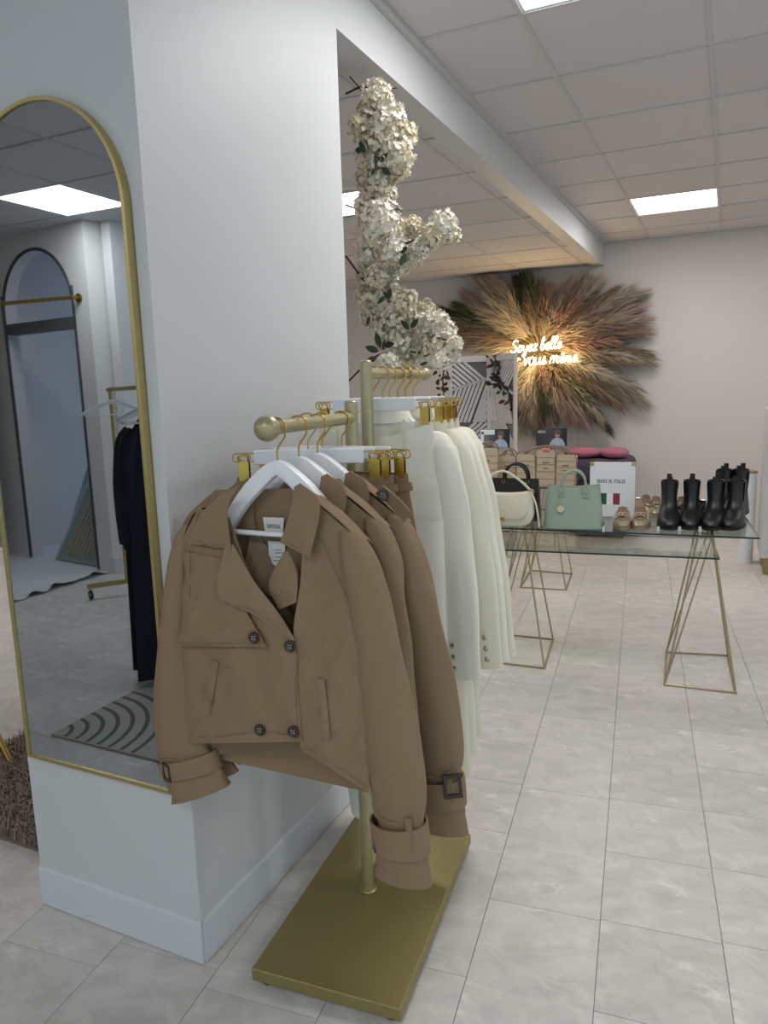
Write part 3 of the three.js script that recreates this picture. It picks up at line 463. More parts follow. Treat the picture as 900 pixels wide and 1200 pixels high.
const order = [['first beside the rack post', -1.785, -0.022], ['second on the rear rail', -1.88, -0.014], ['third on the rear rail', -1.935, -0.012], ['last at the rail end', -1.985, -0.01]];
order.forEach(([which, z, dx], k) => {
  clipHanger('white bar hanger with gold clips holding cream trousers, ' + which, 'clip hangers on the rear rail', z, dx, 0.03 - k * 0.02, 0.148);
  onClips('trousers', 'trousers', 'cream wide leg trousers hung from gold clips, ' + which, 'cream trousers on the rear rail', z, dx, 0.03 - k * 0.02, 0.148, (t, y) => legwear(t, k % 2 ? M.creamB : M.cream, y - 0.128, y - 0.40, y - [1.30, 1.17, 1.12, 1.08][k], 0.168, 0.112, { seed: k * 5 + 2, flare: 1.16, sag: k ? 0.015 : 0.04, dep: 0.016, hemDep: 0.03, spread: k ? 0.118 : 0.05, shift: k ? 0 : 0.05 }));
  suitHanger('white wooden hanger under a cream blazer, ' + which, 'white hangers on the rear rail', z - 0.042, dx + 0.01, 0.04);
  blazer('cream blazer with silver cuff buttons, ' + which, z - 0.042, dx + 0.01, 0.04 - 0.01 * k, k);
});
// ---------------------------------------------------------------- white blossom tree beside the column
{
  const Z = -2.52, t = thing('blossom_tree', 'artificial blossom tree with dense white flowers standing behind the column', 'artificial tree', [-1.55, 0, Z]);
  const bark = std('#3a3026', 0.9), leafM = std('#33402c', 0.7, { side: THREE.DoubleSide }), petal = [std('#efe7d4', 0.8, { side: THREE.DoubleSide }), std('#e6dbc2', 0.8, { side: THREE.DoubleSide }), std('#f3eddf', 0.8, { side: THREE.DoubleSide })];
  addW(t, 'pot', [lathe([[0, 0.001], [0.13, 0.001], [0.16, 0.26], [0.17, 0.28], [0.155, 0.28], [0.14, 0.25], [0, 0.25]]).translate(-1.55, 0, Z)], M.white);
  addW(t, 'trunk', [tube([V(-1.55, 0.2, Z), V(-1.53, 0.8, Z + 0.02), V(-1.56, 1.4, Z), V(-1.51, 1.9, Z - 0.02), V(-1.49, 2.40, Z)], 0.024, 60, 9)], bark);
  const one = (() => { const gs = []; for (let k = 0; k < 5; k++) { const a = k / 5 * Math.PI * 2, p = [[0, 0], [0.35, 0.62], [0, 1], [-0.35, 0.62]].map(([x, y]) => V(x, y * 0.9, y * y * 0.42).applyAxisAngle(V(0, 0, 1), a)); const g = new THREE.BufferGeometry(); const m = V(0, 0.55, 0.1).applyAxisAngle(V(0, 0, 1), a); const tri = (u, v, w) => [...u.toArray(), ...v.toArray(), ...w.toArray()]; g.setAttribute('position', new THREE.Float32BufferAttribute([...tri(p[0], p[1], m), ...tri(p[1], p[2], m), ...tri(p[2], p[3], m), ...tri(p[3], p[0], m)], 3)); g.computeVertexNormals(); gs.push(g); } return mg(gs); })();
  const P = [[442, 113, 15], [434, 135, 15], [455, 140, 18], [452, 160, 22], [475, 158, 12], [436, 160, 14], [466, 180, 17], [470, 196, 9], [448, 190, 12], [447, 218, 10], [429, 212, 11], [430, 232, 10], [444, 236, 9], [458, 205, 9], [448, 258, 20], [438, 280, 20], [462, 272, 16], [463, 294, 13], [444, 304, 18], [484, 266, 10], [520, 263, 13], [530, 275, 8], [508, 276, 11], [496, 288, 10], [486, 302, 8], [432, 322, 12], [441, 350, 17], [460, 342, 9], [473, 352, 12], [482, 348, 6], [463, 372, 15], [478, 372, 12], [500, 378, 12], [514, 376, 10], [493, 396, 18], [520, 392, 14], [534, 403, 7], [508, 410, 16], [528, 416, 9], [468, 398, 16], [472, 418, 14], [456, 424, 11], [500, 424, 9], [447, 400, 8], [515, 424, 8], [485, 412, 12], [437, 192, 10], [430, 300, 10], [431, 262, 12], [425, 150, 14], [428, 185, 11], [427, 245, 10], [430, 345, 12], [432, 372, 10], [450, 385, 11], [440, 325, 12], [456, 320, 10], [470, 312, 9], [500, 362, 9], [455, 228, 9], [440, 212, 9], [445, 378, 10]];
  const joints = [];
  P.forEach(([px, py, pr], i) => {
    const z = Z + rnd(-0.09, 0.09), c = onZ(px, py, z), r = pr * 2.85 / FOCAL, n = Math.round(40 + pr * 8), gs = [];
    for (let k = 0; k < n; k++) {
      const y = 1 - 2 * (k + 0.5) / n, ph = k * 2.39996, q = Math.sqrt(1 - y * y), d = V(q * Math.cos(ph), y, q * Math.sin(ph)).add(V(rnd(-0.3, 0.3), rnd(-0.3, 0.3), rnd(-0.3, 0.3))).normalize();
      const g = one.clone(), s = rnd(0.0095, 0.0155), tilt = d.clone().add(V(rnd(-0.6, 0.6), rnd(-0.6, 0.6), rnd(-0.6, 0.6))).normalize();
      g.scale(s, s, s); g.applyQuaternion(new THREE.Quaternion().setFromUnitVectors(V(0, 0, 1), tilt)); const o = c.clone().addScaledVector(d, r * rnd(0.55, 1.12)); g.translate(o.x, o.y, o.z); gs.push(g);
    }
    addW(t, 'blossom_cluster', gs, petal[i % 3]); joints.push(c);
  });
  const twig = (list, r = 0.0035) => addW(t, 'branch', [tube(list.map(([x, y, dz = 0]) => onZ(x, y, Z + dz)), r, 40, 6)], bark);
  twig([[405, 110], [425, 102], [440, 112], [452, 140], [455, 175]]); twig([[405, 240], [440, 255], [470, 285], [500, 272], [528, 264]]); twig([[405, 300], [440, 345], [470, 360], [500, 390], [528, 400]]);
  twig([[405, 450], [440, 418], [470, 412], [505, 415], [525, 418]]); twig([[443, 113], [455, 105, 0.02], [465, 103, 0.04]], 0.002); twig([[410, 90], [428, 110], [433, 112]], 0.0025);
  const leaf = (px, py, s, a) => { const sh = new THREE.Shape(); sh.moveTo(0, 0); sh.quadraticCurveTo(0.45, 0.4, 0, 1); sh.quadraticCurveTo(-0.45, 0.4, 0, 0); const g = new THREE.ShapeGeometry(sh, 6), p = g.attributes.position; for (let i = 0; i < p.count; i++) p.setZ(i, 0.25 * Math.abs(p.getX(i)) + 0.2 * p.getY(i) * p.getY(i)); g.scale(s, s, s); g.rotateZ(a); g.rotateY(rnd(-0.7, 0.7)); const o = onZ(px, py, Z + 0.1); g.translate(o.x, o.y, o.z); g.computeVertexNormals(); addW(t, 'leaf', g, leafM, 'dark green leaf'); };
  for (const [px, py, s, a] of [[428, 180, 0.05, 0.4], [425, 176, 0.045, 1.3], [440, 193, 0.055, -0.3], [443, 190, 0.05, -1.2], [441, 190, 0.05, 2.6], [447, 196, 0.045, -2.3], [478, 290, 0.05, 1.9], [476, 296, 0.05, 2.7], [455, 352, 0.045, -0.4], [457, 350, 0.04, 0.8], [452, 347, 0.04, 2.2], [481, 384, 0.05, -1], [480, 386, 0.05, 0.8], [446, 408, 0.06, 0.2], [448, 410, 0.055, -0.9], [444, 412, 0.055, 1.2], [450, 405, 0.05, -1.5], [442, 418, 0.05, 2], [433, 370, 0.035, 2.9], [492, 428, 0.03, -1.2]]) leaf(px, py, s, a);
}
// ---------------------------------------------------------------- pampas grass spray on the back wall
{
  const ZW = BACK + 0.06, t = thing('pampas_arrangement', 'large fan of dried pampas plumes in beige, pink and dark green on the back wall', 'dried flowers', onZ(632, 415, BACK + 0.02).toArray());
  const cols = { b: '#a99c8a', p: '#b09a90', g: '#55583f', d: '#8a7662', l: '#c0b29e', k: '#3c3a2c', r: '#a38577' }, mats = {};
  for (const k in cols) mats[k] = std(cols[k], 0.95, { side: THREE.DoubleSide });
  const stemM = std('#8a7a58', 0.9);
  addW(t, 'backing', [rbox(0.5, 0.3, 0.04, 0.015, ...onZ(632, 412, BACK + 0.03).toArray())], std('#5c5140', 0.95));
  const plume = (bx, by, ex, ey, width, col, dz, droop = 0, n = 900) => {
    const a = onZ(bx, by, ZW + dz * 0.5), e = onZ(ex, ey, ZW + dz), L = a.distanceTo(e), mid = a.clone().lerp(e, 0.55).add(V(0, droop * L, 0.05)), c = new THREE.QuadraticBezierCurve3(a, mid, e), pos = [];
    for (let k = 0; k < n; k++) {
      const s = Math.pow(rnd(), 0.75), o = c.getPoint(0.12 + 0.88 * s), d = c.getTangent(Math.min(1, 0.12 + 0.88 * s)), w = width * (0.45 + Math.sin(Math.PI * Math.pow(s, 0.9)) * 0.75) * rnd(0.45, 1.1);
      const side = V(rnd(-1, 1), rnd(-1, 1), rnd(-0.65, 0.8)).cross(d).normalize(), len = L * rnd(0.10, 0.24), tip = o.clone().addScaledVector(d, len).addScaledVector(side, w).add(V(0, -0.35 * len * rnd(), 0)), m = o.clone().lerp(tip, 0.5).addScaledVector(side, w * 0.16), u = side.clone().cross(d).normalize().multiplyScalar(rnd(0.0016, 0.0034));
      const A = o.clone().add(u), B = o.clone().sub(u), C = m.clone().add(u), D = m.clone().sub(u);
      for (const q of [A, B, C, C, B, D, C, D, tip]) pos.push(q.x, clamp(q.y, 0.3, LOW - 0.01), Math.max(q.z, BACK + 0.004));
    }
    const g = new THREE.BufferGeometry(); g.setAttribute('position', new THREE.Float32BufferAttribute(pos, 3)); g.computeVertexNormals();
    const m = addW(t, 'plume', g, mats[col]); addW(m, 'stalk', [tube([a, c.getPoint(0.5), e], 0.004, 14, 5)], stemM);
  };
  const C = [632, 410];
  for (const [ex, ey, w, col, dz, dr] of [
    [532, 372, 9, 'b', 0.02, 0.05], [527, 378, 8, 'd', 0.05, 0.02], [524, 364, 8, 'k', 0.03, 0.02], [540, 358, 9, 'g', 0.06, 0.03], [548, 345, 12, 'p', 0.03, 0], [562, 326, 12, 'b', 0.05, 0.02], [577, 325, 12, 'p', 0.07, 0.02], [590, 335, 12, 'b', 0.1, 0], [560, 360, 11, 'b', 0.12, 0.02], [572, 348, 11, 'l', 0.11, 0.02], [548, 405, 9, 'b', 0.08, 0.04], [545, 392, 9, 'd', 0.11, 0.05],
    [606, 330, 9, 'k', 0.09, 0], [613, 326, 9, 'k', 0.12, 0], [621, 326, 9, 'g', 0.12, 0], [618, 345, 8, 'd', 0.15, 0], [634, 335, 11, 'd', 0.08, 0], [645, 338, 11, 'r', 0.1, 0], [655, 352, 10, 'b', 0.14, 0], [668, 332, 11, 'p', 0.06, 0.02], [686, 328, 11, 'b', 0.04, 0.02], [700, 332, 11, 'l', 0.05, 0.03], [676, 350, 11, 'r', 0.12, 0.02], [716, 343, 10, 'd', 0.08, 0.03], [733, 342, 11, 'l', 0.05, 0.04], [746, 346, 10, 'b', 0.04, 0.04], [744, 362, 11, 'p', 0.06, 0.04], [749, 374, 11, 'p', 0.09, 0.05], [750, 388, 9, 'r', 0.05, 0.05], [724, 372, 12, 'b', 0.14, 0.04], [705, 362, 11, 'p', 0.15, 0.02], [752, 412, 10, 'd', 0.06, 0.06], [754, 420, 10, 'b', 0.04, 0.06], [738, 420, 11, 'b', 0.12, 0.05], [715, 400, 12, 'r', 0.16, 0.03],
    [748, 466, 11, 'b', 0.05, 0.06], [740, 452, 11, 'b', 0.09, 0.05], [722, 470, 10, 'd', 0.08, 0.03], [708, 495, 7, 'k', 0.06, 0.02], [700, 486, 11, 'b', 0.1, 0.02], [712, 440, 11, 'l', 0.14, 0.03], [684, 492, 11, 'p', 0.09, 0], [690, 470, 10, 'g', 0.12, 0], [670, 488, 11, 'r', 0.12, 0], [657, 480, 10, 'b', 0.14, 0], [648, 497, 10, 'p', 0.06, 0], [640, 478, 10, 'g', 0.14, 0], [630, 500, 11, 'd', 0.07, 0], [624, 486, 10, 'b', 0.13, 0], [614, 498, 11, 'b', 0.06, 0], [603, 490, 10, 'd', 0.07, 0], [596, 475, 10, 'b', 0.09, 0], [612, 470, 10, 'l', 0.14, 0], [585, 450, 10, 'b', 0.05, 0.02], [662, 455, 9, 'd', 0.17, 0], [640, 455, 9, 'r', 0.17, 0]]) {
    const dx = ex - C[0], dy = ey - C[1]; plume(C[0] + dx * 0.08, C[1] + dy * 0.1, ex, ey, w * 0.0108, col, dz, dr);
  }
}
// ---------------------------------------------------------------- neon lettering
{
  const glyph = {
    S: [0.75, [[0.68, 0.86], [0.5, 1.0], [0.25, 0.92], [0.22, 0.7], [0.5, 0.5], [0.62, 0.25], [0.42, 0.02], [0.12, 0.06], [0.05, 0.2]]],
    o: [0.55, [[0.4, 0.5], [0.22, 0.55], [0.08, 0.35], [0.1, 0.08], [0.3, 0.02], [0.44, 0.2], [0.42, 0.45], [0.36, 0.5], [0.56, 0.48]]],
    y: [0.55, [[0.05, 0.52], [0.1, 0.15], [0.25, 0.05], [0.42, 0.25], [0.47, 0.52], [0.42, 0.1], [0.3, -0.35], [0.12, -0.38], [0.15, -0.15], [0.55, 0.12]]],
    e: [0.5, [[0.05, 0.22], [0.3, 0.3], [0.4, 0.44], [0.28, 0.55], [0.1, 0.4], [0.1, 0.12], [0.28, 0.02], [0.52, 0.18]]],
    z: [0.52, [[0.06, 0.46], [0.2, 0.54], [0.42, 0.48], [0.2, 0.22], [0.06, 0.03], [0.28, 0.06], [0.5, 0.08]]],
    b: [0.52, [[0.03, 0.2], [0.25, 0.75], [0.28, 1.02], [0.16, 1.0], [0.1, 0.6], [0.1, 0.1], [0.28, 0.02], [0.42, 0.22], [0.36, 0.46], [0.3, 0.4], [0.55, 0.42]]],
    l: [0.36, [[0.0, 0.15], [0.2, 0.6], [0.28, 0.95], [0.18, 1.02], [0.1, 0.7], [0.1, 0.15], [0.2, 0.02], [0.38, 0.16]]],
    p: [0.55, [[0.03, 0.3], [0.14, 0.54], [0.1, 0.1], [0.04, -0.4], [0.1, 0.3], [0.26, 0.54], [0.44, 0.4], [0.4, 0.1], [0.22, 0.02], [0.14, 0.12]]],
    u: [0.58, [[0.05, 0.52], [0.08, 0.15], [0.2, 0.02], [0.38, 0.18], [0.44, 0.52], [0.44, 0.12], [0.52, 0.03], [0.6, 0.12]]],
    r: [0.45, [[0.05, 0.02], [0.1, 0.5], [0.12, 0.3], [0.26, 0.54], [0.4, 0.5], [0.42, 0.42]]],
    v: [0.5, [[0.03, 0.5], [0.1, 0.48], [0.2, 0.04], [0.36, 0.35], [0.4, 0.54], [0.52, 0.5]]],
    s: [0.46, [[0.05, 0.1], [0.25, 0.5], [0.28, 0.54], [0.26, 0.35], [0.34, 0.15], [0.22, 0.02], [0.06, 0.06], [0.3, 0.04], [0.48, 0.14]]],
    m: [0.86, [[0.04, 0.02], [0.1, 0.5], [0.12, 0.3], [0.24, 0.54], [0.36, 0.4], [0.36, 0.04], [0.4, 0.35], [0.52, 0.54], [0.64, 0.4], [0.64, 0.1], [0.74, 0.03], [0.88, 0.14]]],
    '^': [0, [[-0.40, 0.7], [-0.26, 0.86], [-0.12, 0.7]]], ' ': [0.3, null],
  };
  const z = BACK + 0.36, t = thing('neon_sign', 'glowing warm white neon sign in handwriting hung before the pampas', 'neon sign', onZ(632, 412, z).toArray());
  const glow = std('#fff6dc', 0.4, { emissive: '#ffe3a6', emissiveIntensity: 6 });
  const clear = phy('#f4f8f8', 0.05, { transmission: 1, thickness: 0 });
  const line = (text, pa, pb) => {
    const a = onZ(...pa, z), b = onZ(...pb, z); let w = 0; for (const ch of text) w += glyph[ch][0]; const k = (b.x - a.x) / w, sl = (b.y - a.y) / (b.x - a.x); let x = 0;
    for (const ch of text) { const [adv, pts] = glyph[ch]; if (pts) addW(t, ch === '^' ? 'neon_accent' : 'neon_letter', [tube(pts.map(([u, v]) => { const X = a.x + (x + u + v * 0.18) * k; return V(X, a.y + (X - a.x) * sl + v * k * 1.25, z); }), 0.0058, 50, 7)], glow); x += adv; }
  };
  line('Soyez belle', [598, 414], [658, 408]); line('pour vous m', [582, 431], [655, 425.5]); line('e^me', [655.5, 425.5], [676, 424]);
  for (const [px, py] of [[606, 410], [655, 405], [592, 428], [668, 422]]) { const q = onZ(px, py, z); addW(t, 'standoff', [rod(q, V(q.x, q.y, BACK + 0.002), 0.003, 8)], clear); }
  for (const [px, py] of [[604, 416], [630, 414], [660, 414]]) { const q = onZ(px, py, z + 0.03), l = new THREE.PointLight('#ffd894', 0.28, 0, 2); l.shadow.radius = 4; l.castShadow = true; l.position.copy(t.worldToLocal(q)); l.name = 'neon_lamp'; t.add(l); }
  const cord = thing('power_cord', 'thin white cord hanging down the back wall under the pampas', 'cord', [onZ(678, 500, BACK).x, 0.02, BACK + 0.006]);
  add(cord, 'cord', [tube([V(0, 0, 0), V(0.003, 0.4, 0), V(-0.003, 0.8, 0), V(0, 1.3, 0)], 0.004, 20, 6)], std('#c9c4bf', 0.5));
}
// ---------------------------------------------------------------- folding screen with cut-out palm leaves
{
  const P0 = onZ(525, 418, -6.05), P1 = onZ(575, 417, -6.2), P2 = onZ(605, 414, -5.8), H = 1.665, white = std('#cfc9c6', 0.6);
  const t = thing('folding_screen', 'white folding screen with cut-out palm leaf slats', 'room divider', [P1.x, 0, P1.z]);
  const panel = (A, B, flip) => {
    const a = V(A.x, 0, A.z), b = V(B.x, 0, B.z), L = a.distanceTo(b), ang = Math.atan2(-(b.z - a.z), b.x - a.x), mx = new THREE.Matrix4().makeRotationY(ang).setPosition(a.x, 0, a.z), q = (g) => g.applyMatrix4(mx), st = 0.035;
    const root = addW(t, 'panel_frame', [q(boxAt(0, st, 0, H, -0.011, 0.011)), q(boxAt(L - st, L, 0, H, -0.011, 0.011)), q(boxAt(st, L - st, H - 0.05, H, -0.011, 0.011)), q(boxAt(st, L - st, 0.05, 0.12, -0.011, 0.011))], white);
    const clipped = (x0, y0, dx, dy, w, ylo, yhi) => { let t0 = 0, t1 = 9; for (const [p, d, lo, hi] of [[x0, dx, st, L - st], [y0, dy, ylo, yhi]]) { if (Math.abs(d) < 1e-6) { if (p < lo || p > hi) return; continue; } let a0 = (lo - p) / d, a1 = (hi - p) / d; if (a0 > a1) [a0, a1] = [a1, a0]; t0 = Math.max(t0, a0); t1 = Math.min(t1, a1); } if (t1 - t0 > 0.02) addW(root, 'slat', [q(bar(V(x0 + dx * t0, y0 + dy * t0, 0), V(x0 + dx * t1, y0 + dy * t1, 0), w, 0.01))], white); };
    addW(root, 'gap_shade', [q(boxAt(st * 0.5, L - st * 0.5, 0.06, H - 0.01, -0.016, -0.013))], std('#77716f', 0.95), 'added grey sheet painting the shade behind the slats');  // added grey sheet: paints the shade seen through the slat gaps
    for (const [y0, y1, f] of [[1.10, H - 0.05, flip], [0.56, 1.10, !flip], [0.12, 0.56, flip]]) {
      const sx = f ? L - st : st, dir = f ? -1 : 1, hgt = y1 - y0, rx = dir * 0.93, ry = -0.28, ox = sx, oy = y0 + hgt * 0.72;
      clipped(ox, oy, rx, ry, 0.018, y0, y1);
      for (let k = 0; k < 9; k++) { const s = k * 0.042 - 0.02, x = ox + rx * s, y = oy + ry * s; if (x < st - 0.01 || x > L - st + 0.01) continue; clipped(clamp(x, st, L - st), y, dir * 0.72, 0.62, 0.024, y0, y1); clipped(clamp(x, st, L - st), y, dir * (0.36), -0.93, 0.024, y0, y1); }
      for (let k = 1; k < 7; k++) clipped(sx, oy - 0.06 * k, dir * 0.34, -0.94, 0.024, y0, y1);
    }
  };
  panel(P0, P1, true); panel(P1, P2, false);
  const hinge = [0.3, 1.35].map((y) => cyl(0.006, 0.006, 0.07, 0, y, 0.016, 10)); add(t, 'hinge', hinge, std('#9b9896', 0.4, { metalness: 0.8 }));
}
function ivy(label, spots, z, n) {
  const c0 = onZ(spots[0][0], spots[0][1], z(spots[0][0])), t = thing('leaf_garland', label, 'garland', c0.toArray()), lm = [std('#2b2422', 0.8, { side: THREE.DoubleSide }), std('#3a3a2c', 0.8, { side: THREE.DoubleSide }), std('#5a2526', 0.8, { side: THREE.DoubleSide })];
  addW(t, 'vine', [tube(spots.map(([x, y]) => onZ(x, y, z(x))), 0.006, 40, 6)], std('#2e2820', 0.9));
  const c = new THREE.CatmullRomCurve3(spots.map(([x, y]) => onZ(x, y, z(x))));
  for (let k = 0; k < n; k++) { const o = c.getPoint(rnd()), sh = new THREE.Shape(); sh.moveTo(0, 0); sh.quadraticCurveTo(0.5, 0.4, 0, 1); sh.quadraticCurveTo(-0.5, 0.4, 0, 0); const g = new THREE.ShapeGeometry(sh, 4), s = rnd(0.04, 0.075); g.scale(s, s, s); g.rotateX(rnd(-0.8, 0.8)); g.rotateZ(rnd(0, 6.28)); g.rotateY(rnd(-0.8, 0.8)); g.translate(o.x + rnd(-0.05, 0.05), o.y + rnd(-0.03, 0.03), o.z + rnd(-0.02, 0.06)); addW(t, 'leaf', g, lm[k % 9 === 4 ? 2 : k % 2]); }
}
ivy('dark leaf garland draped over the top corner of the white screen', [[578, 416], [584, 428], [582, 444], [590, 452], [597, 462], [600, 478]], (px) => -6.17 + (px - 575) / 30 * 0.4, 60);
ivy('dark leaf garland hanging beside the left edge of the white screen', [[521, 428], [519, 445], [520, 460], [518, 478], [521, 500]], () => -6.03, 36);
// ---------------------------------------------------------------- glass tables on brass wire trestles
const TT = 0.085;                                                     // turn of the tables
function trestle(name, label, fl, fr, bl, br, top, group) {             // four foot points on the floor
  const ctr = fl.clone().add(fr).add(bl).add(br).divideScalar(4), t = thing(name, label, 'trestle', [ctr.x, 0, ctr.z], 0, group), R = 0.0048;
  const ft = fl.clone().lerp(fr, 0.5).lerp(ctr, 0.45).setY(top), bt = bl.clone().lerp(br, 0.5).lerp(ctr, 0.45).setY(top), w = fr.clone().sub(fl).multiplyScalar(0.10);
  const y = R, F = (p) => p.clone().setY(y);
  addW(t, 'base_frame', [rod(F(fl), F(fr), R), rod(F(fr), F(br), R), rod(F(br), F(bl), R), rod(F(bl), F(fl), R), ...[fl, fr, bl, br].map((p) => ball(R * 1.5, p.x, y, p.z, 10))], M.wire);
  for (const [f, tp, s] of [[fl, ft, -1], [fr, ft, 1], [bl, bt, -1], [br, bt, 1]]) addW(t, 'leg', [rod(F(f), tp.clone().addScaledVector(w, s), R)], M.wire);
  for (const [f, tp, s] of [[fl, ft, 1], [bl, bt, 1]]) addW(t, 'strut', [rod(F(f), tp.clone().addScaledVector(w, s), R * 0.8)], M.wire);
  const c = [ft.clone().addScaledVector(w, -1), ft.clone().addScaledVector(w, 1), bt.clone().addScaledVector(w, 1), bt.clone().addScaledVector(w, -1)];
  addW(t, 'top_frame', [rod(c[0], c[1], R), rod(c[1], c[2], R), rod(c[2], c[3], R), rod(c[3], c[0], R)], M.wire); return t;
}
const DESK = 0.72;
function glassSheet(name, label, A, B, C, D, y, th, round = true) {      // corners clockwise from front left
  const m = A.clone().add(B).add(C).add(D).divideScalar(4), t = thing(name, label, 'glass top', [m.x, y, m.z], 0);
  const g = extr([A, B, C, D].map((p) => [p.x - m.x, -(p.z - m.z)]), th - 0.0006, 0.0003); g.rotateX(-Math.PI / 2); g.translate(0, 0.0003, 0); add(t, 'sheet', g, M.glassTop);
  const e = []; const q = [A, B, C, D].map((p) => V(p.x - m.x, th / 2, p.z - m.z)); for (let i = 0; i < 4; i++) e.push(bar(q[i], q[(i + 1) % 4], 0.003, th * 0.98, V(0, 1, 0)));
  add(t, 'polished_edge', e, M.glassEdgeM, 'dark green cut glass edge'); return t;
}
M.glassTop = phy('#f0f6f3', 0.015, { transmission: 1, thickness: 0, ior: 1.5 }); M.glassEdgeM = std('#14302a', 0.35);
{
  const rgt = [onY(779, 803), onY(862, 813), onY(781, 765), onY(853, 769)], wl = rgt[1].clone().sub(rgt[0]);
  trestle('wire_trestle', 'brass wire trestle under the boot end of the glass table', ...rgt, DESK - 0.005, 'brass wire trestles');
  const r2 = onY(638, 784), rb = onY(648, 750); trestle('wire_trestle', 'brass wire trestle under the handbag end of the glass table', r2.clone().sub(wl), r2, rb.clone().sub(wl), rb, DESK - 0.005, 'brass wire trestles');
  const FR = onY(890, 632, DESK), BR = onY(872, 605, DESK), left = onY(585, 620, DESK), dx = FR.clone().sub(left).setLength(1.5);
  glassSheet('glass_tabletop', 'clear glass tabletop with shoes and handbags on it', FR.clone().sub(dx), FR, BR, BR.clone().sub(dx), DESK, 0.008);
  const a = onY(843, 654, 0.62), b = onY(600, 644, 0.62), k = a.clone().sub(b).setLength(1.25), back = BR.clone().sub(FR).multiplyScalar(0.8);
  glassSheet('glass_shelf', 'clear glass shelf fixed under the tabletop with shoes', a.clone().sub(k), a, a.clone().add(back), a.clone().sub(k).add(back), 0.612, 0.008);
  // table further back
  const c = [onY(610, 689), onY(663, 692), onY(622, 669), onY(670, 673)]; trestle('wire_trestle', 'brass wire trestle under the table with wicker bags', ...c, DESK - 0.005, 'brass wire trestles');
  const off = V(-0.95, 0, 0.05); trestle('wire_trestle', 'brass wire trestle at the hidden end of the wicker bag table', ...c.map((p) => p.clone().add(off)), DESK - 0.005, 'brass wire trestles');
  const e = [V(-2.25, 0, -4.78), V(-0.9, 0, -4.86), V(-0.98, 0, -5.5), V(-2.33, 0, -5.42)]; glassSheet('glass_tabletop', 'clear glass tabletop carrying the wicker bags', ...e, DESK, 0.008);
}
// ---------------------------------------------------------------- on the glass tables
const TOP = DESK + 0.0085;
function ringRect(hw, hd, y, n = 40, e = 5, dx = 0, dz = 0) { const r = []; for (let i = 0; i < n; i++) { const a = -i / n * Math.PI * 2, c = Math.cos(a), s = Math.sin(a), k = Math.pow(Math.pow(Math.abs(c), e) + Math.pow(Math.abs(s), e), -1 / e); r.push(V(dx + c * k * hw, typeof y === 'function' ? y(c * k, s * k) : y, dz + s * k * hd)); } return r; }
const leatherBump = dataTex(64, 64, (u, v, i, j) => { const n = 128 + 90 * noise(i * 0.5, j * 0.5, 2); return [n, n, n]; }, false, 20, 20);
{ // green structured handbag
  const a = onY(634, 621, TOP), b = onY(704, 621, TOP), w = a.distanceTo(b) / 2, ctr = a.clone().lerp(b, 0.5), h = onZ(668, 572, ctr.z).y - TOP;
  const t = thing('handbag', 'sage green structured leather handbag with two handles and a round charm', 'handbag', [ctr.x, TOP, ctr.z - 0.06], Math.atan2(a.z - b.z, b.x - a.x) * 0.6), g = std('#8d9f8e', 0.5, { bumpMap: leatherBump, bumpScale: 0.0004 }), R = [];
  for (const [k, s, d] of [[0, 0.985, 0.062], [0.02, 1, 0.066], [0.5, 0.95, 0.052], [0.8, 0.9, 0.038], [1, 0.87, 0.03]]) R.push(ringRect(w * s, d, (x, z) => h * k + (k === 1 ? 0.012 * Math.abs(x) ** 3 : 0), 48, 6));
  R.push(ringRect(w * 0.86, 0.027, h * 0.99, 48, 6), ringRect(w * 0.84, 0.024, h * 0.8, 48, 6));
  const body = add(t, 'body', closedLoft(R), g); add(body, 'base_edge', [tube(ringRect(w * 1.0, 0.066, 0.008, 40, 6), 0.004, 90, 6, true)], std('#7f9884', 0.5));
  for (const z of [0.034, -0.034]) {
    const p = []; for (let i = 0; i <= 12; i++) { const q = Math.PI * i / 12; p.push(V(Math.cos(q) * w * 0.40, h * 0.98 + Math.pow(Math.sin(q), 0.8) * 0.082, z * (1 - 0.2 * Math.sin(q)))); }
    const hd = add(t, 'handle', [tube(p, 0.0055, 40, 8)], g);
    for (const s of [-1, 1]) { add(hd, 'handle_tab', rbox(0.028, 0.05, 0.005, 0.002, s * w * 0.41, h * 0.88, z * 1.25), g); add(hd, 'ring', [new THREE.TorusGeometry(0.009, 0.002, 8, 16).translate(s * w * 0.41, h * 0.99, z * 1.2)], M.brass, 'gold ring'); add(hd, 'stud', [ball(0.004, s * w * 0.41, h * 0.86, z * 1.25 + 0.004, 10)], M.brass); }
  }
  const ch = add(t, 'charm', [cyl(0.016, 0.016, 0.004, 0, 0, 0, 20).rotateX(Math.PI / 2).translate(-w * 0.42, h * 0.5, 0.062)], std('#c9c2a6', 0.4)); add(ch, 'strap', [bar(V(-w * 0.42, h * 0.52, 0.06), V(-w * 0.40, h * 0.85, 0.05), 0.004, 0.002)], g);
  add(t, 'side_strap', [tube([V(w * 0.96, h * 0.05, 0.02), V(w * 1.04, h * 0.2, 0.05), V(w * 1.05, h * 0.06, 0.06), V(w * 0.97, h * 0.03, 0.05)], 0.003, 24, 6)], g);
}
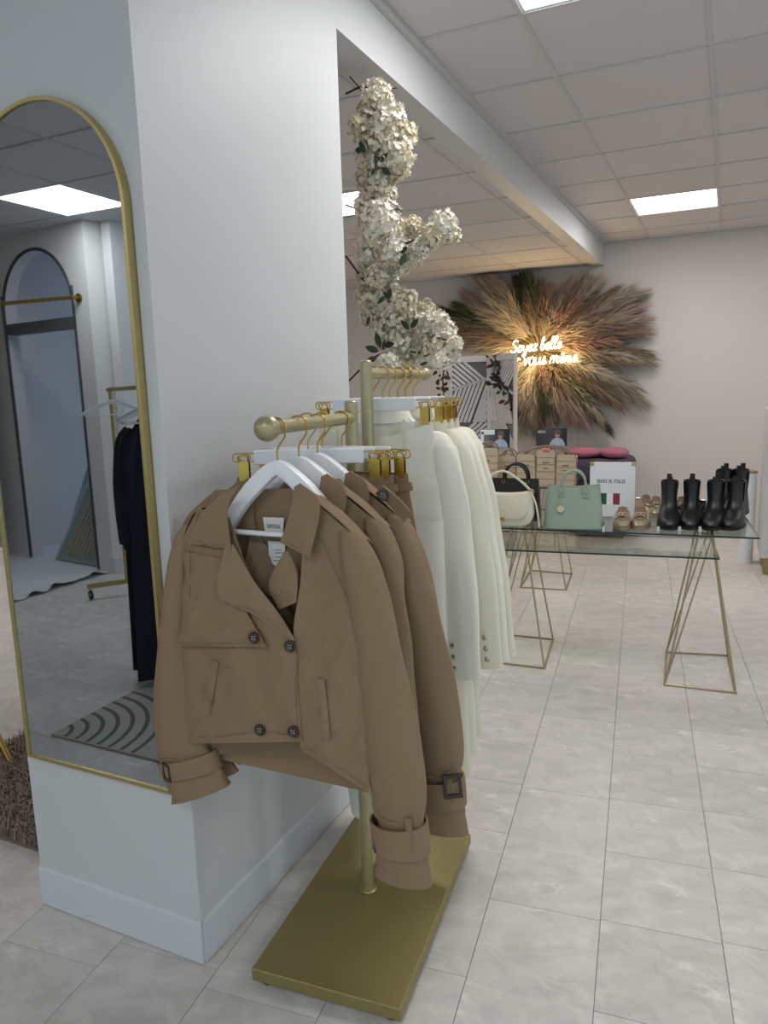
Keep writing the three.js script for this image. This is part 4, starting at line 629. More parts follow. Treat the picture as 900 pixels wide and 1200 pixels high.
{ // cream saddle bag
  const z = -3.46, a = onZ(566, 580, z), b = onZ(625, 580, z), w = (b.x - a.x) / 2, c = std('#d9d3bf', 0.5, { bumpMap: leatherBump, bumpScale: 0.0004 }), h = onZ(590, 575, z).y - TOP;
  const t = thing('handbag', 'cream saddle handbag with rounded flap and gold clasp', 'handbag', [(a.x + b.x) / 2, TOP, z - 0.01], 0.1);
  const sh = new THREE.Shape(); sh.moveTo(-w, h * 0.45); sh.quadraticCurveTo(-w, 0.004, -w * 0.45, 0.003); sh.lineTo(w * 0.45, 0.003); sh.quadraticCurveTo(w * 1.0, 0.004, w * 0.98, h * 0.42); sh.quadraticCurveTo(w * 0.93, h * 0.8, w * 0.86, h); sh.quadraticCurveTo(0, h * 0.88, -w * 0.9, h * 0.96); sh.closePath();
  const g = extr(sh, 0.05, 0.008); g.translate(0, 0, -0.025); add(t, 'body', toCreasedNormals(g, 0.7), c);
  const fl = new THREE.Shape(); fl.moveTo(-w * 0.94, h * 0.94); fl.quadraticCurveTo(-w * 0.98, h * 0.25, -w * 0.3, h * 0.22); fl.lineTo(w * 0.4, h * 0.24); fl.quadraticCurveTo(w * 0.95, h * 0.27, w * 0.84, h * 0.97); fl.quadraticCurveTo(0, h * 0.86, -w * 0.94, h * 0.94); const f = extr(fl, 0.006, 0.003); f.translate(0, 0, 0.034); const flap = add(t, 'flap', toCreasedNormals(f, 0.7), c);
  add(flap, 'clasp', [rbox(0.03, 0.014, 0.006, 0.003, -w * 0.2, h * 0.24, 0.046), ball(0.006, -w * 0.2 + 0.012, h * 0.2, 0.048, 10)], M.brass, 'gold clasp');
  const st = add(t, 'strap', [tube([V(w * 0.9, h * 0.98, 0.0), V(w * 0.45, h * 1.3, 0.01), V(-w * 0.2, h * 1.55, 0.01), V(-w * 0.85, h * 1.3, 0), V(-w * 0.95, h * 0.9, 0)], 0.006, 50, 8), tube([V(w * 0.88, h, 0.01), V(w * 1.1, h * 0.6, 0.02), V(w * 1.22, h * 0.1, 0.03), V(w * 1.2, 0.004, 0.035)], 0.005, 30, 8)], c);
  add(st, 'ring', [new THREE.TorusGeometry(0.012, 0.003, 8, 18).translate(w * 0.9, h * 0.98, 0.01)], M.brass);
}
{ // black tote behind
  const z = -3.66, a = onZ(572, 560, z), b = onZ(632, 560, z), w = (b.x - a.x) / 2, h = onZ(600, 561, z).y - TOP, k = std('#17161a', 0.55, { bumpMap: leatherBump, bumpScale: 0.0004 });
  const t = thing('handbag', 'black leather tote with tall handles behind the cream bag', 'handbag', [(a.x + b.x) / 2, TOP, z], 0.06);
  add(t, 'body', closedLoft([[0, 1.04, 0.05], [0.03, 1.05, 0.052], [0.6, 1, 0.04], [1, 0.96, 0.025]].map(([y, s, d]) => ringRect(w * s, d, h * y, 44, 6)).concat([ringRect(w * 0.94, 0.022, h * 0.97, 44, 6), ringRect(w * 0.9, 0.018, h * 0.8, 44, 6)])), k);
  for (const s of [1, -1]) { const p = []; for (let i = 0; i <= 12; i++) { const q = Math.PI * i / 12; p.push(V(Math.cos(q) * w * 0.46 + w * 0.12, h * 0.95 + Math.pow(Math.sin(q), 0.75) * 0.088, s * 0.028)); } const hd = add(t, 'handle', [tube(p, 0.006, 40, 8)], k); for (const e of [-1, 1]) add(hd, 'ring', [new THREE.TorusGeometry(0.008, 0.0018, 8, 16).translate(e * w * 0.46 + w * 0.12, h * 0.95, s * 0.03)], M.brass); }
}
{ // sign
  const z = -3.86, a = onZ(692, 541, z), b = onZ(745, 541, z), w = b.x - a.x, h = a.y - TOP;
  const t = thing('sign_board', 'white card sign reading made in Italie with a tricolour flag', 'sign', [(a.x + b.x) / 2, TOP, z], 0.1);
  const map = canvasTex(512, Math.round(512 * h / w), (c, W, Hh) => { c.fillStyle = '#e9e9ee'; c.fillRect(0, 0, W, Hh); c.fillStyle = '#3c3c42'; c.font = 'bold 62px sans-serif'; c.textAlign = 'center'; c.fillText('MADE IN ITALIE', W * 0.47, Hh * 0.38, W * 0.64); c.fillStyle = '#2f5d4a'; c.fillRect(W * 0.24, Hh * 0.57, W * 0.14, Hh * 0.21); c.fillStyle = '#f4f4f4'; c.fillRect(W * 0.38, Hh * 0.57, W * 0.145, Hh * 0.21); c.fillStyle = '#93304a'; c.fillRect(W * 0.525, Hh * 0.57, W * 0.15, Hh * 0.21); });
  add(t, 'card', box(w, h, 0.006, 0, h / 2, 0), std('#e4e4e8', 0.6)); const p = new THREE.PlaneGeometry(w - 0.004, h - 0.004); p.translate(0, h / 2, 0.0036); add(t, 'print', p, std('#ffffff', 0.6, { map }));
  for (const s of [-1, 1]) add(t, 'corner_clip', [rbox(0.02, 0.02, 0.012, 0.003, s * (w / 2 - 0.01), h - 0.01, 0)], M.gold); add(t, 'stand', [bar(V(0, h * 0.7, -0.005), V(0, 0.004, -0.09), 0.05, 0.004, V(1, 0, 0))], M.white);
}
// shoes: rings over the height, toe towards +z
function shoeRings(rows, n = 36) { return rows.map(([y, zb, zf, w, e = 2.4, lift = 0]) => { const r = [], c = (zb + zf) / 2, d = (zf - zb) / 2; for (let i = 0; i < n; i++) { const a = -i / n * Math.PI * 2, x = Math.cos(a), s = Math.sin(a), k = Math.pow(Math.pow(Math.abs(x), e) + Math.pow(Math.abs(s), e), -1 / e), zz = s * k, taper = 1 - 0.16 * clamp(-zz, 0, 1) - 0.10 * clamp(zz - 0.3, 0, 1); r.push(V(x * k * w * taper, y + lift * Math.max(0, zz), c + zz * d)); } return r; }); }
function makeBoot(label, pos, turn, sc = 1, group) {
  const t = thing('ankle_boot', label, 'boot', pos, turn, group), L = M.bootL ??= phy('#0d0d10', 0.46, { clearcoat: 0.15, clearcoatRoughness: 0.4 }), S = M.bootS ??= std('#0b0b0d', 0.6);
  const k = (l) => l.map(([y, b, f, w, e, li]) => [y * sc, b * sc, f * sc, w * sc, e, (li ?? 0) * sc]);
  const up = add(t, 'upper', closedLoft(shoeRings(k([[0.02, -0.078, 0.166, 0.049], [0.035, -0.08, 0.172, 0.051], [0.052, -0.079, 0.162, 0.049], [0.066, -0.077, 0.132, 0.045], [0.082, -0.072, 0.09, 0.041], [0.1, -0.068, 0.062, 0.037], [0.135, -0.063, 0.046, 0.033], [0.18, -0.064, 0.045, 0.035], [0.218, -0.066, 0.047, 0.038], [0.217, -0.061, 0.042, 0.034], [0.17, -0.055, 0.036, 0.028]]))), L);
  add(t, 'sole', closedLoft(shoeRings(k([[0.008, -0.08, 0.166, 0.049], [0.010, -0.082, 0.176, 0.053], [0.022, -0.082, 0.176, 0.053], [0.023, -0.078, 0.17, 0.05]]))), S); add(t, 'heel', closedLoft(shoeRings(k([[0, -0.076, -0.012, 0.038, 3], [0.012, -0.077, -0.008, 0.039, 3]]))), S);
  for (const z of [-0.07, 0.05]) add(up, 'pull_tab', box(0.022 * sc, 0.03 * sc, 0.004, 0, 0.227 * sc, z * sc), S);
  for (const s of [-1, 1]) add(up, 'elastic_gore', [slab(6, 8, (u, v) => V(s * lerp(0.0335, 0.0385, 1 - v) * sc, lerp(0.21, 0.12, v) * sc, lerp(-0.03, 0.02, u) * sc * (1 - 0.6 * v)), 0.001)], S);
  return t;
}
function makeLoafer(label, pos, turn, mats, group, sc = 1) {
  const t = thing('loafer', label, 'shoe', pos, turn, group), k = (l) => l.map(([y, b, f, w, e, li]) => [y * sc, b * sc, f * sc, w * sc, e, (li ?? 0) * sc]);
  const up = add(t, 'upper', closedLoft(shoeRings(k([[0.015, -0.11, 0.125, 0.039], [0.024, -0.112, 0.13, 0.042], [0.036, -0.112, 0.118, 0.041], [0.047, -0.11, 0.086, 0.038], [0.056, -0.108, 0.045, 0.034], [0.063, -0.107, 0.02, 0.031], [0.061, -0.101, 0.015, 0.028], [0.045, -0.098, 0.03, 0.027]]))), mats[0]);
  add(t, 'sole', closedLoft(shoeRings(k([[0, -0.112, 0.124, 0.039], [0.002, -0.116, 0.134, 0.044], [0.016, -0.116, 0.134, 0.044], [0.017, -0.112, 0.126, 0.04]]))), mats[1]);
  add(up, 'apron_seam', [tube([-1, -0.8, -0.45, 0, 0.45, 0.8, 1].map((x) => V(x * 0.033 * sc, (0.058 - 0.012 * (1 - Math.abs(x))) * sc, (0.03 + 0.068 * Math.sqrt(1 - x * x * 0.98)) * sc)), 0.0025 * sc, 40, 6)], mats[1]);
  const tg = add(up, 'tongue', [slab(6, 8, (u, v) => V((u - 0.5) * 0.05 * sc * (1 - 0.25 * v * v), (0.052 + 0.044 * v) * sc - Math.abs(u - 0.5) * 0.012 * sc, (0.052 - 0.042 * v) * sc), 0.003)], mats[2]);
  add(tg, 'strap', [slab(10, 3, (u, v) => V((u - 0.5) * 0.084 * sc, (0.036 + 0.030 * Math.sin(Math.PI * u)) * sc, (0.042 + 0.02 * v + 0.012 * Math.sin(Math.PI * u)) * sc), 0.003)], mats[0]);
  add(tg, 'ornament', [new THREE.TorusGeometry(0.009 * sc, 0.0025 * sc, 8, 14).rotateX(-0.6).translate(-0.009 * sc, 0.068 * sc, 0.064 * sc), new THREE.TorusGeometry(0.009 * sc, 0.0025 * sc, 8, 14).rotateX(-0.6).translate(0.009 * sc, 0.068 * sc, 0.064 * sc)], mats[3]); return t;
}
{
  const at = (px, py, dz = 0) => { const p = onY(px, py, TOP); return [p.x, TOP, p.z - dz]; }, B = 'black ankle boots on the glass table';
  makeBoot('black leather ankle boot next to the beige loafers', at(780, 623, 0.155), 0.10, 1, B); makeBoot('black leather ankle boot, second from the beige loafers', at(807, 623, 0.155), 0.02, 1, B);
  makeBoot('black leather ankle boot, third from the beige loafers', at(836, 624, 0.155), -0.08, 1, B); makeBoot('black leather ankle boot at the outer end of the glass table', at(861, 624, 0.155), -0.16, 1, B);
  makeBoot('black ankle boot standing behind the third boot', at(846, 611, 0.25), -0.1, 1.04, B); makeBoot('black ankle boot standing behind the endmost boot', at(866, 611, 0.25), -0.16, 1.04, B);
  const beige = [phy('#a3927e', 0.28, { clearcoat: 0.6 }), std('#8a7964', 0.6), std('#7b6048', 0.7), std('#a8977a', 0.3, { metalness: 0.6 })], dark = [phy('#15151a', 0.3, { clearcoat: 0.5 }), std('#0d0d0f', 0.6), std('#5c5040', 0.6), M.brass], G = 'loafers on the glass table';
  makeLoafer('beige glossy loafer beside the green handbag', at(725, 622, 0.13), 0.12, beige, G); makeLoafer('beige glossy loafer between its twin and the boots', at(748, 622, 0.13), 0.02, beige, G);
  makeLoafer('beige loafer in the second row partly hidden by the sign', at(752, 605, 0.13), 0.45, beige, G); makeLoafer('beige loafer in the second row turned towards the boots', at(765, 607, 0.13), 0.2, beige, G);
  makeLoafer('black loafer with gold trim between the boot pairs', at(796, 608, 0.13), 0.2, dark, G); makeLoafer('black loafer with gold trim behind the second boot', at(814, 608, 0.13), -0.3, dark, G);
  for (const px of [707, 771, 796, 820]) { const p = onY(px, 624, TOP), t = thing('acrylic_tag', 'tiny clear price stand on the glass table edge', 'price stand', [p.x, TOP, p.z - 0.01], 0.08, 'clear price stands'); add(t, 'foot', [box(0.012, 0.001, 0.02, 0, 0.0005, -0.01)], M.glassClear); add(t, 'card', [box(0.012, 0.026, 0.001, 0, 0.0135, 0)], phy('#f4f4f4', 0.3, { transmission: 0.5, thickness: 0 })); }
}
// ---------------------------------------------------------------- wicker bags, posters, bench
{
  const wick = dataTex(128, 128, (u, v, i, j) => { const a = Math.sin(j * 0.55) * 26, b = ((i >> 4) % 2 ? 1 : -1) * Math.cos(j * 0.275) * 12, n = 20 * noise(i * 0.4, j * 0.4, 6); return [196 + a + b + n, 178 + a + b + n, 152 + a + b + n]; }, true, 6, 6), wm = std('#ffffff', 0.85, { map: wick }), rim = std('#8d7a60', 0.85), pr = std('#4f463c', 0.8);
  const bag = (label, px0, px1, py, z, panels, dz = 0) => {
    const a = onZ(px0, py, z), b = onZ(px1, py, z), w = b.x - a.x, h = a.y - TOP, t = thing('wicker_bag', label, 'basket bag', [(a.x + b.x) / 2, TOP, z], 0.08, 'wicker bags on the rear glass table');
    const d = 0.14, n = panels.length; add(t, 'basket', closedLoft([[0, 0.94], [0.02, 0.96], [0.9, 1]].map(([y, s]) => ringRect(w / 2 * s, d / 2, h * y, 40, 6)).concat([ringRect(w / 2 * 0.96, d / 2 - 0.006, h * 0.88, 40, 6), ringRect(w / 2 * 0.92, d / 2 - 0.01, h * 0.5, 40, 6)])), wm);
    panels.forEach(([lift, words], i) => { const pw = w / n, x = -w / 2 + pw * (i + 0.5), ph = h * lift; const p = add(t, 'front_panel', rbox(pw - 0.006, ph, 0.008, 0.002, x, ph / 2 + 0.002, d / 2 + 0.006), wm); add(p, 'rim', [tube([V(x - pw / 2 + 0.004, 0.01, d / 2 + 0.011), V(x - pw / 2 + 0.004, ph, d / 2 + 0.011), V(x + pw / 2 - 0.004, ph, d / 2 + 0.011), V(x + pw / 2 - 0.004, 0.01, d / 2 + 0.011)], 0.003, 40, 5, false, 'catmullrom')], rim); for (let k = 0; k < 4; k++) add(p, 'cane', [rod(V(x - pw / 2 + 0.006, ph * (0.2 + 0.2 * k), d / 2 + 0.0108), V(x + pw / 2 - 0.006, ph * (0.2 + 0.2 * k), d / 2 + 0.0108), 0.0016, 6)], rim); add(p, 'motif', [box(pw * 0.34, 0.006, 0.002, x, ph * 0.66, d / 2 + 0.0112), box(pw * 0.22, 0.005, 0.002, x, ph * 0.5, d / 2 + 0.0112)], pr); });
    for (const zz of [0.05, -0.05]) { const q = []; for (let i = 0; i <= 10; i++) { const f = Math.PI * i / 10; q.push(V(Math.cos(f) * w * 0.38, h * 0.92 + Math.sin(f) * 0.06, zz)); } add(t, 'handle', [tube(q, 0.006, 30, 7)], rim); }
    return t;
  };
  const big = bag('three panel wicker bag with a pink bow behind the green handbag', 608, 676, 530, -5.0, [[0.96], [1.1], [0.96]]);
  add(big, 'bow', [ball(0.016, -0.01, 0.245, 0.075, 12), ball(0.016, 0.014, 0.243, 0.075, 12)], std('#d77f8c', 0.7), 'small pink bow');
  bag('low wicker bag behind the black tote', 587, 607, 534, -5.06, [[1.0]]); bag('tall wicker bag closest to the cream clothes', 558, 586, 525, -5.0, [[1.02]]);
  const post = (label, px0, px1, py0, py1, z, k) => {
    const a = onZ(px0, py0, z), b = onZ(px1, py1, z), w = b.x - a.x, h = a.y - b.y, t = thing('photo_stand', label, 'photo stand', [(a.x + b.x) / 2, TOP, z], 0.06), y0 = b.y - TOP;
    const map = canvasTex(384, Math.round(384 * h / w), (c, W, Hh) => { const gr = c.createLinearGradient(0, 0, W, 0); gr.addColorStop(0, k ? '#3f4044' : '#8c8f92'); gr.addColorStop(0.5, '#4a4b4e'); gr.addColorStop(1, '#2d2a2a'); c.fillStyle = gr; c.fillRect(0, 0, W, Hh); if (!k) { c.fillStyle = '#e9eef2'; c.fillRect(0, 0, W * 0.5, Hh * 0.28); c.fillRect(0, 0, W * 0.12, Hh); c.fillStyle = '#55585c'; c.fillRect(W * 0.03, Hh * 0.12, W * 0.09, Hh * 0.14); } c.fillStyle = '#aebbd2'; c.beginPath(); c.moveTo(W * 0.42, Hh); c.quadraticCurveTo(W * 0.5, Hh * 0.52, W * 0.7, Hh * 0.52); c.quadraticCurveTo(W * 0.92, Hh * 0.52, W * 0.96, Hh); c.fill(); c.fillStyle = '#b79c8b'; c.beginPath(); c.ellipse(W * 0.70, Hh * 0.32, W * 0.085, Hh * 0.2, 0.1, 0, 7); c.fill(); c.fillStyle = '#6d5b50'; c.beginPath(); c.ellipse(W * 0.71, Hh * 0.2, W * 0.11, Hh * 0.15, 0.1, 0, 7); c.fill(); c.strokeStyle = '#cfd6e2'; c.lineWidth = 6; c.beginPath(); c.moveTo(W * 0.7, Hh * 0.55); c.lineTo(W * 0.66, Hh); c.stroke(); if (k) { c.fillStyle = '#e6e6e6'; c.font = 'bold 42px sans-serif'; c.fillText('DVCI', W * 0.04, Hh * 0.24); } });
    add(t, 'frame', [box(w, h, 0.008, 0, y0 + h / 2, 0)], M.black); const p = new THREE.PlaneGeometry(w - 0.006, h - 0.006); p.translate(0, y0 + h / 2, 0.0046); add(t, 'print', p, std('#ffffff', 0.35, { map }), 'printed photo of a person in a pale blue jacket');
    add(t, 'stand', [rod(V(0, y0 + 0.002, -0.006), V(0, 0.006, -0.006), 0.004, 8), cyl(0.05, 0.05, 0.006, 0, 0.003, -0.006, 24)], M.black);
  };
  post('small photo stand with a white corner, above the tall wicker bag', 563, 597, 503, 525, -5.3, 0); post('small dark photo stand above the bow wicker bag', 629, 664, 502, 523, -5.3, 1);
  // storage boxes under the wicker bags
  const bz = -7.05, l = onZ(668, 545, bz), r = onZ(742, 545, bz), ty = onZ(705, 535, bz).y, bt = thing('pouf', 'dark plum upholstered pouf against the back wall', 'pouf', [(l.x + r.x) / 2, 0, bz], 0), pw = r.x - l.x;
  add(bt, 'cushion', rbox(pw, 0.2, 0.6, 0.07, 0, ty - 0.1, 0, 5), std('#4d4450', 0.9)); add(bt, 'base', rbox(pw - 0.08, ty - 0.2, 0.5, 0.02, 0, (ty - 0.2) / 2 + 0.001, 0), std('#453d47', 0.9));
  const pp = thing('neck_pillow', 'pink neck pillow lying on the dark pouf', 'pillow', [(l.x + r.x) / 2 - 0.02, ty, bz + 0.12], 0), pk = std('#a8667f', 0.9), lobe = (x, y, z, rx, ry, rz) => new THREE.SphereGeometry(1, 26, 18).scale(rx, ry, rz).translate(x, y, z);
  add(pp, 'cushion', [lobe(-0.13, 0.048, 0.02, 0.17, 0.05, 0.13), lobe(0.16, 0.05, 0.02, 0.13, 0.052, 0.13), lobe(0.02, 0.042, -0.06, 0.2, 0.042, 0.08)], pk); add(pp, 'piping', [tube([V(-0.29, 0.05, 0.03), V(-0.13, 0.05, 0.152), V(0.02, 0.05, 0.03), V(0.16, 0.05, 0.152), V(0.288, 0.05, 0.03)], 0.004, 40, 6)], std('#9c5a74', 0.9));
}
{ // white display cabinet at the frame edge and a small pedestal
  const p = onY(891, 673), t = thing('display_cabinet', 'white display cabinet on a gold plinth', 'cabinet', [p.x + 0.005, 0, p.z], 0.02), h = onZ(891, 480, p.z).y;
  add(t, 'plinth', rbox(0.9, 0.12, 0.42, 0.004, 0.462, 0.0605, -0.22), M.goldPaint); add(t, 'body', rbox(0.94, h - 0.12, 0.45, 0.006, 0.46, 0.12 + (h - 0.12) / 2, -0.22), M.column); add(t, 'door', rbox(0.43, h - 0.18, 0.018, 0.004, 0.25, 0.12 + (h - 0.12) / 2, 0.012), M.white); add(t, 'door', rbox(0.43, h - 0.18, 0.018, 0.004, 0.69, 0.12 + (h - 0.12) / 2, 0.012), M.white);
  const z = -6.2, a = onZ(871, 551, z), b = onZ(888, 551, z), r = (b.x - a.x) / 2, s = thing('pedestal', 'slim white round pedestal with a wooden top behind the boots', 'pedestal', [(a.x + b.x) / 2, 0, z]);
  add(s, 'column', [cyl(r, r, a.y - 0.02, 0, (a.y - 0.02) / 2, 0, 28)], M.white); add(s, 'top', [cyl(r, r, 0.018, 0, a.y - 0.011, 0, 28)], std('#b08a72', 0.6));
}
// ---------------------------------------------------------------- beyond the column: shaggy rug, stool, curtain
{
  const x0 = -2.62, x1 = -1.74, z0 = -2.7, z1 = -1.42, t = thing('shaggy_rug', 'brown long pile shaggy rug beyond the column', 'rug', [(x0 + x1) / 2, 0, (z0 + z1) / 2], 0), w = x1 - x0, d = z1 - z0, pos = [];
  add(t, 'backing', box(w, 0.01, d, 0, 0.0055, 0), std('#7d6e62', 0.95));
  for (let k = 0; k < 22000; k++) { const x = rnd(-w / 2, w / 2), z = rnd(-d / 2, d / 2), a = rnd(0, 6.28), l = rnd(0.02, 0.045), b = rnd(0.2, 1.1), q = 0.0022, m = V(x + Math.cos(a) * l * 0.4 * b, 0.01 + l * 0.8, z + Math.sin(a) * l * 0.4 * b), e = V(x + Math.cos(a) * l * 1.1 * b, 0.01 + l * 0.95, z + Math.sin(a) * l * 1.1 * b), u = V(-Math.sin(a) * q, 0, Math.cos(a) * q); const A = V(x, 0.01, z).add(u), B = V(x, 0.01, z).sub(u), C = m.clone().add(u), D = m.clone().sub(u); for (const p of [A, B, C, C, B, D, C, D, e]) pos.push(p.x, p.y, p.z); }
  const g = new THREE.BufferGeometry(); g.setAttribute('position', new THREE.Float32BufferAttribute(pos, 3)); g.computeVertexNormals(); const m = add(t, 'pile', g, std('#97877a', 0.95, { side: THREE.DoubleSide })); m.userData.kind = 'stuff';
  const c = V(-2.9, 0, -1.75), st = thing('stool', 'upholstered stool with slim gold legs on the shaggy rug', 'stool', [c.x, 0, c.z], 0), gl = std('#a88a4c', 0.35, { metalness: 0.9 });
  add(st, 'seat', [lathe([[0, 0.38], [0.24, 0.38], [0.26, 0.4], [0.26, 0.45], [0.23, 0.475], [0, 0.48]], 36)], std('#a5897a', 0.9)); for (let k = 0; k < 3; k++) { const a = k * Math.PI * 2 / 3; add(st, 'leg', [rod(V(Math.cos(a) * 0.23, 0.39, Math.sin(a) * 0.23), V(Math.cos(a) * 0.45, 0.014, Math.sin(a) * 0.45), 0.013)], gl, 'gold leg'); }
  const cu = thing('curtain', 'beige curtain hanging in the space beyond the column', 'curtain', [-3.55, 0.62, -2.62], 0.25); add(cu, 'cloth', [slab(60, 10, (u, v) => V((u - 0.5) * 0.75, LOW - 0.68 - (LOW - 0.68) * v, 0.03 * Math.sin(u * 46) * (0.7 + 0.3 * v)), 0.003)], std('#b39f90', 0.9)); add(cu, 'rod', [rod(V(-0.5, LOW - 0.67, 0), V(0.5, LOW - 0.67, 0), 0.012), rod(V(-0.45, LOW - 0.67, 0), V(-0.45, LOW - 0.621, 0), 0.008), rod(V(0.45, LOW - 0.67, 0), V(0.45, LOW - 0.621, 0), 0.008)], M.gold);
}
// ---------------------------------------------------------------- behind the camera, seen in the arched mirror
{
  const W = 1.05, D = 0.78, map = canvasTex(700, 520, (c, w, h) => { c.fillStyle = '#b8b3aa'; c.fillRect(0, 0, w, h); c.strokeStyle = '#6d6a66'; c.lineWidth = 13; for (let k = 1; k < 9; k++) { c.beginPath(); c.arc(w * 0.42, h * 0.02, k * 42, 0, Math.PI); c.stroke(); } c.save(); c.beginPath(); c.rect(w * 0.42, h * 0.0, w, h); c.clip(); c.restore(); for (let k = 0; k < 7; k++) { c.beginPath(); c.arc(w * 1.02, h * 1.0, 60 + k * 42, Math.PI, Math.PI * 1.5); c.stroke(); } });
  const t = thing('floor_mat', 'pale grey mat with dark arc pattern on the tiled floor', 'mat', [-2.545 + W / 2, 0, -0.475 + D / 2]);
  add(t, 'mat', rbox(W, 0.008, D, 0.002, 0, 0.005, 0), std('#b5b0a8', 0.95)); const p = new THREE.PlaneGeometry(W - 0.012, D - 0.012); p.rotateX(-Math.PI / 2); p.rotateY(Math.PI); p.translate(0, 0.0094, 0); add(t, 'pattern', p, std('#ffffff', 0.95, { map }), 'printed dark grey arcs');
}
{
  const P = V(-3.86, 0, 1.33), d = V(0.796, 0, -0.606).normalize(), n = V(0.606, 0, 0.796).normalize(), L = 2.36, g = std('#b7a46a', 0.35, { metalness: 0.8 }), RH = 1.46;
  const t = thing('rolling_rack', 'gold rolling garment rack on black castors', 'clothes rack', [P.x, 0, P.z]), at = (s, y, k = 0) => P.clone().addScaledVector(d, s).addScaledVector(n, k).setY(y);
  addW(t, 'rail', [rod(at(-0.1, RH), at(L + 0.1, RH), 0.014)], g);
  for (const s of [0, L]) {
    addW(t, 'post', [rod(at(s, 0.1), at(s, RH), 0.013)], g); const f = addW(t, 'foot_bar', [bar(at(s, 0.1, s ? -0.1 : -0.27), at(s, 0.1, s ? 0.34 : 0.27), 0.03, 0.03)], g); addW(t, 'knob', [ball(0.014, ...at(s, 0.72, -0.02).toArray(), 12)], M.black);
    for (const k of s ? [-0.08, 0.32] : [-0.25, 0.25]) { const q = at(s, 0.037, k), c = new THREE.TorusGeometry(0.028, 0.009, 10, 22).rotateY(0.4).translate(q.x, q.y, q.z); const w = addW(f, 'castor', [c], M.black, 'black castor wheel'); addW(f, 'castor_fork', [rod(q.clone(), q.clone().setY(0.09), 0.007), ball(0.012, q.x, q.y, q.z, 10)], M.gold); }
  }
  addW(t, 'lower_bar', [rod(at(0, 0.13), at(L, 0.13), 0.01)], g);
  const yaw = Math.atan2(-n.z, n.x), hangerAt = (s, label) => { const q = at(s, RH), h = thing('suit_hanger', label, 'hanger', [q.x, RH - 0.2, q.z], yaw, 'hangers on the rolling rack'), up = [], lo = []; for (let i = 0; i <= 24; i++) { const x = (i / 12 - 1) * 0.21, a = Math.abs(x) / 0.21; up.push([x, 0.135 - 0.09 * Math.pow(a, 1.3)]); } for (let i = 24; i >= 0; i--) { const x = (i / 12 - 1) * 0.2, a = Math.abs(x) / 0.21; lo.push([x, 0.108 - 0.08 * Math.pow(a, 1.2)]); } const e = extr([...up, ...lo], 0.01, 0.003); e.translate(0, 0, -0.005); add(h, 'shoulder_arm', e, M.white); add(h, 'trouser_bar', [rod(V(-0.19, 0.03, 0), V(0.19, 0.03, 0), 0.005)], M.white); add(h, 'hook', [hook(0.07).translate(0, 0.2, 0)], M.brass); return h; };
  hangerAt(0.1, 'empty white hanger on the rolling rack'); 
  const coat = (s, name, label, col, hemY, wide) => { hangerAt(s, 'white hanger under the ' + label.split(' ').slice(0, 3).join(' ')); const q = at(s, hemY), c = thing(name, label, 'coat', [q.x, hemY, q.z], yaw, 'dark coats on the rolling rack'), Y = RH - hemY, m = std(col, 0.85, { bumpMap: weave, bumpScale: 0.0003 }); add(c, 'body', [slab(48, 30, (u, v) => { const a = -u * 2 * Math.PI, x = -Math.cos(a), z = -Math.sin(a), w = lerp(0.05, 0.2, Math.pow(Math.min(1, v * 8), 0.7)) + wide * v; return V(x * w, Y - 0.1 - (Y - 0.1) * v - 0.07 * Math.abs(x) * Math.min(1, v * 8) * (1 - v), z * (0.035 + 0.02 * v) + 0.012 * v * Math.sin(u * 30)); }, 0.003, true)], m); for (const k of [-1, 1]) add(c, 'sleeve', [hose([[k * 0.15, Y - 0.2, 0, 0.02, 0.03], [k * 0.18, Y - 0.26, 0.004, 0.036, 0.04], [k * 0.2, Y - 0.5, 0.02, 0.042, 0.04], [k * 0.19, Y - 0.76, 0.04, 0.044, 0.036]], 22, 24, 0.003, 0.1)], m); add(c, 'collar', [hose([[0, Y - 0.085, 0, 0.06, 0.035], [0, Y - 0.15, 0, 0.1, 0.045]], 22, 4, 0.004, 0.02)], m); };
  coat(1.70, 'coat', 'dark green long coat hung on the rolling rack', '#1f2a20', 0.06, 0.03); coat(1.84, 'coat', 'navy long coat hung behind the dark green one', '#171a2c', 0.05, 0.03);
}
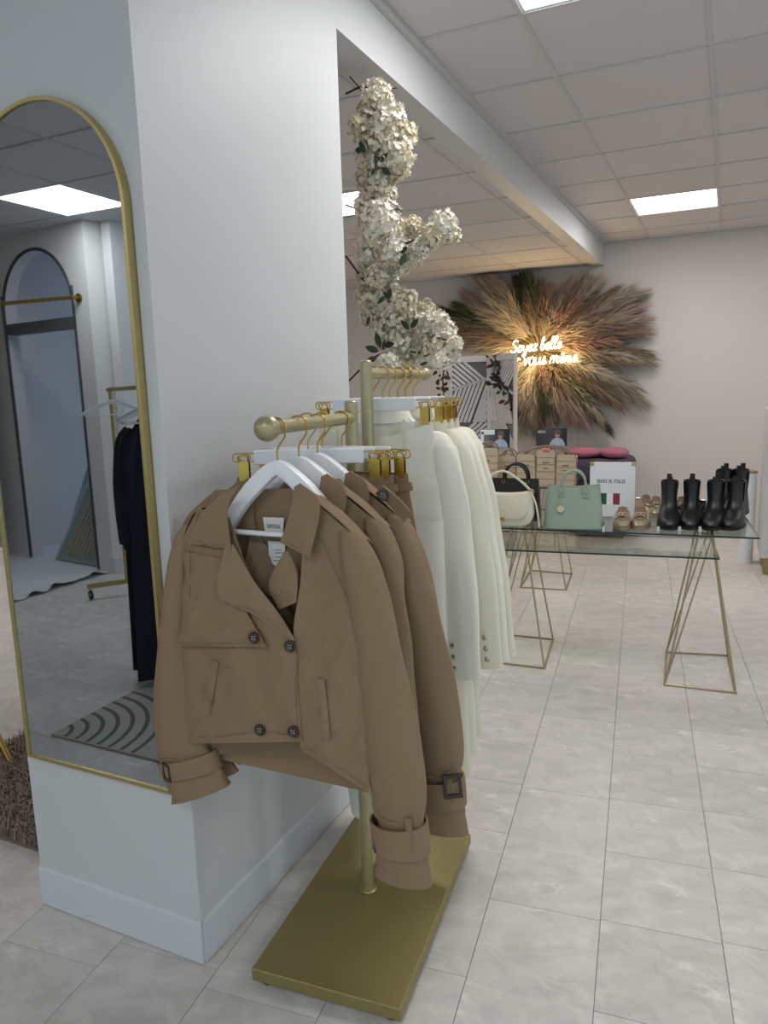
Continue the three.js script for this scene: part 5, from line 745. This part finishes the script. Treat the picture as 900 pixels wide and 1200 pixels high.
{ // things in the arched recess
  const A = V(-4.42, 0, 1.755), d = V(-1.14, 0, 0.163).normalize(), ang = Math.atan2(-d.z, d.x);
  const mat = thing('floor_sheet', 'loose white floor covering with a torn lifted edge in front of the arch', 'floor sheet', [-5.05, 0, 1.35], 0), e0 = -4.49 + 5.05;
  const top = (u, v) => { const z = lerp(-0.52, 1.3, v), edge = e0 - 0.03 * noise(z * 7, 3) - 0.02 * noise(z * 20, 8), x = lerp(-0.95, edge, u), lift = Math.pow(u, 14) * Math.max(0, 0.09 * noise(z * 6 + 2, 1) + 0.025); return V(x, 0.006 + lift, z); };
  add(mat, 'sheet', [slab(40, 60, (u, v) => top(u, v), 0.003)], std('#d5d9dc', 0.7));
  const lean = (name, label, cat, s0, s1, y1, za, zb, build) => { const t = thing(name, label, cat, [A.x + d.x * (s0 + s1) / 2 - 0.14 * za, 0, A.z + d.z * (s0 + s1) / 2 - 0.99 * za], ang), tilt = Math.atan2(za - zb, y1), L = Math.hypot(y1, za - zb), h = new THREE.Matrix4().makeRotationX(-tilt); build(t, Math.abs(s1 - s0) / 2, L, h); };
  lean('arched_mirror', 'frameless arched mirror leaning inside the recess', 'mirror', 0.30, 0.98, 1.35, -0.16, -0.8, (t, w, L, h) => { const s = new THREE.Shape(); s.moveTo(-w, 0.004); s.lineTo(w, 0.004); s.lineTo(w, L - w); s.absarc(0, L - w, w, 0, Math.PI, false); s.closePath(); const g = new THREE.ExtrudeGeometry(s, { depth: 0.006, bevelEnabled: false, curveSegments: 30 }); g.applyMatrix4(h); add(t, 'glass', g, std('#b9c6d2', 0.05, { metalness: 0.9 })); const k = new THREE.ExtrudeGeometry(s, { depth: 0.008, bevelEnabled: true, bevelSize: 0.006, bevelThickness: 0.002, curveSegments: 30 }); k.translate(0, 0.006, -0.012); k.applyMatrix4(h); add(t, 'backing', k, M.black); });
  lean('fluted_panel', 'grey green fluted wall panel leaning in front of the arched mirror', 'panel', 0.28, 0.90, 1.0, -0.06, -0.7, (t, w, L, h) => { const g = rbox(w * 2, L, 0.018, 0.008, 0, L / 2 + 0.012, 0, 3); g.applyMatrix4(h); add(t, 'board', g, std('#8f9793', 0.6)); const m = std('#a09a88', 0.6); for (let k = 0; k < 9; k++) { const r = cyl(0.014, 0.014, L - 0.12, -w + 0.16 + k * 0.05 - 0.1, L / 2 + 0.012, 0.012, 10); r.applyMatrix4(h); add(t, 'flute', r, m); } const rim = [-1, 1].map((k) => cyl(0.01, 0.01, L - 0.04, k * (w - 0.02), L / 2 + 0.012, 0.012, 10)); rim.forEach((r) => r.applyMatrix4(h)); add(t, 'edge_tube', rim, std('#aeb4b2', 0.4)); });
  const rl = thing('hanging_bar', 'gold tube bar fixed to the wall beside the arch', 'bar', [A.x, 2.16, A.z], ang); add(rl, 'tube', [rod(V(0.11, 0, 0.06), V(1.78, 0.02, 0.3), 0.014)], std('#c79b3c', 0.3, { metalness: 0.9 })); add(rl, 'flange', [cyl(0.035, 0.035, 0.012, 0, 0, 0, 24).rotateX(Math.PI / 2).translate(0.115, 0, 0.007), rod(V(0.115, 0, 0.01), V(0.115, 0, 0.075), 0.014)], std('#8f6f2c', 0.35, { metalness: 0.9 }), 'round gold flange');
  const cu = thing('curtain', 'pleated beige curtain beside the arched opening', 'curtain', [A.x + d.x * 1.52 - 0.14 * 0.26, 0.05, A.z + d.z * 1.52 - 0.99 * 0.26], ang); add(cu, 'cloth', [slab(70, 8, (u, v) => V((u - 0.5) * 0.46, 2.095 - 2.09 * v, 0.028 * Math.sin(u * 50)), 0.003)], std('#a8a08e', 0.9));
}
renderer.render(scene, camera);
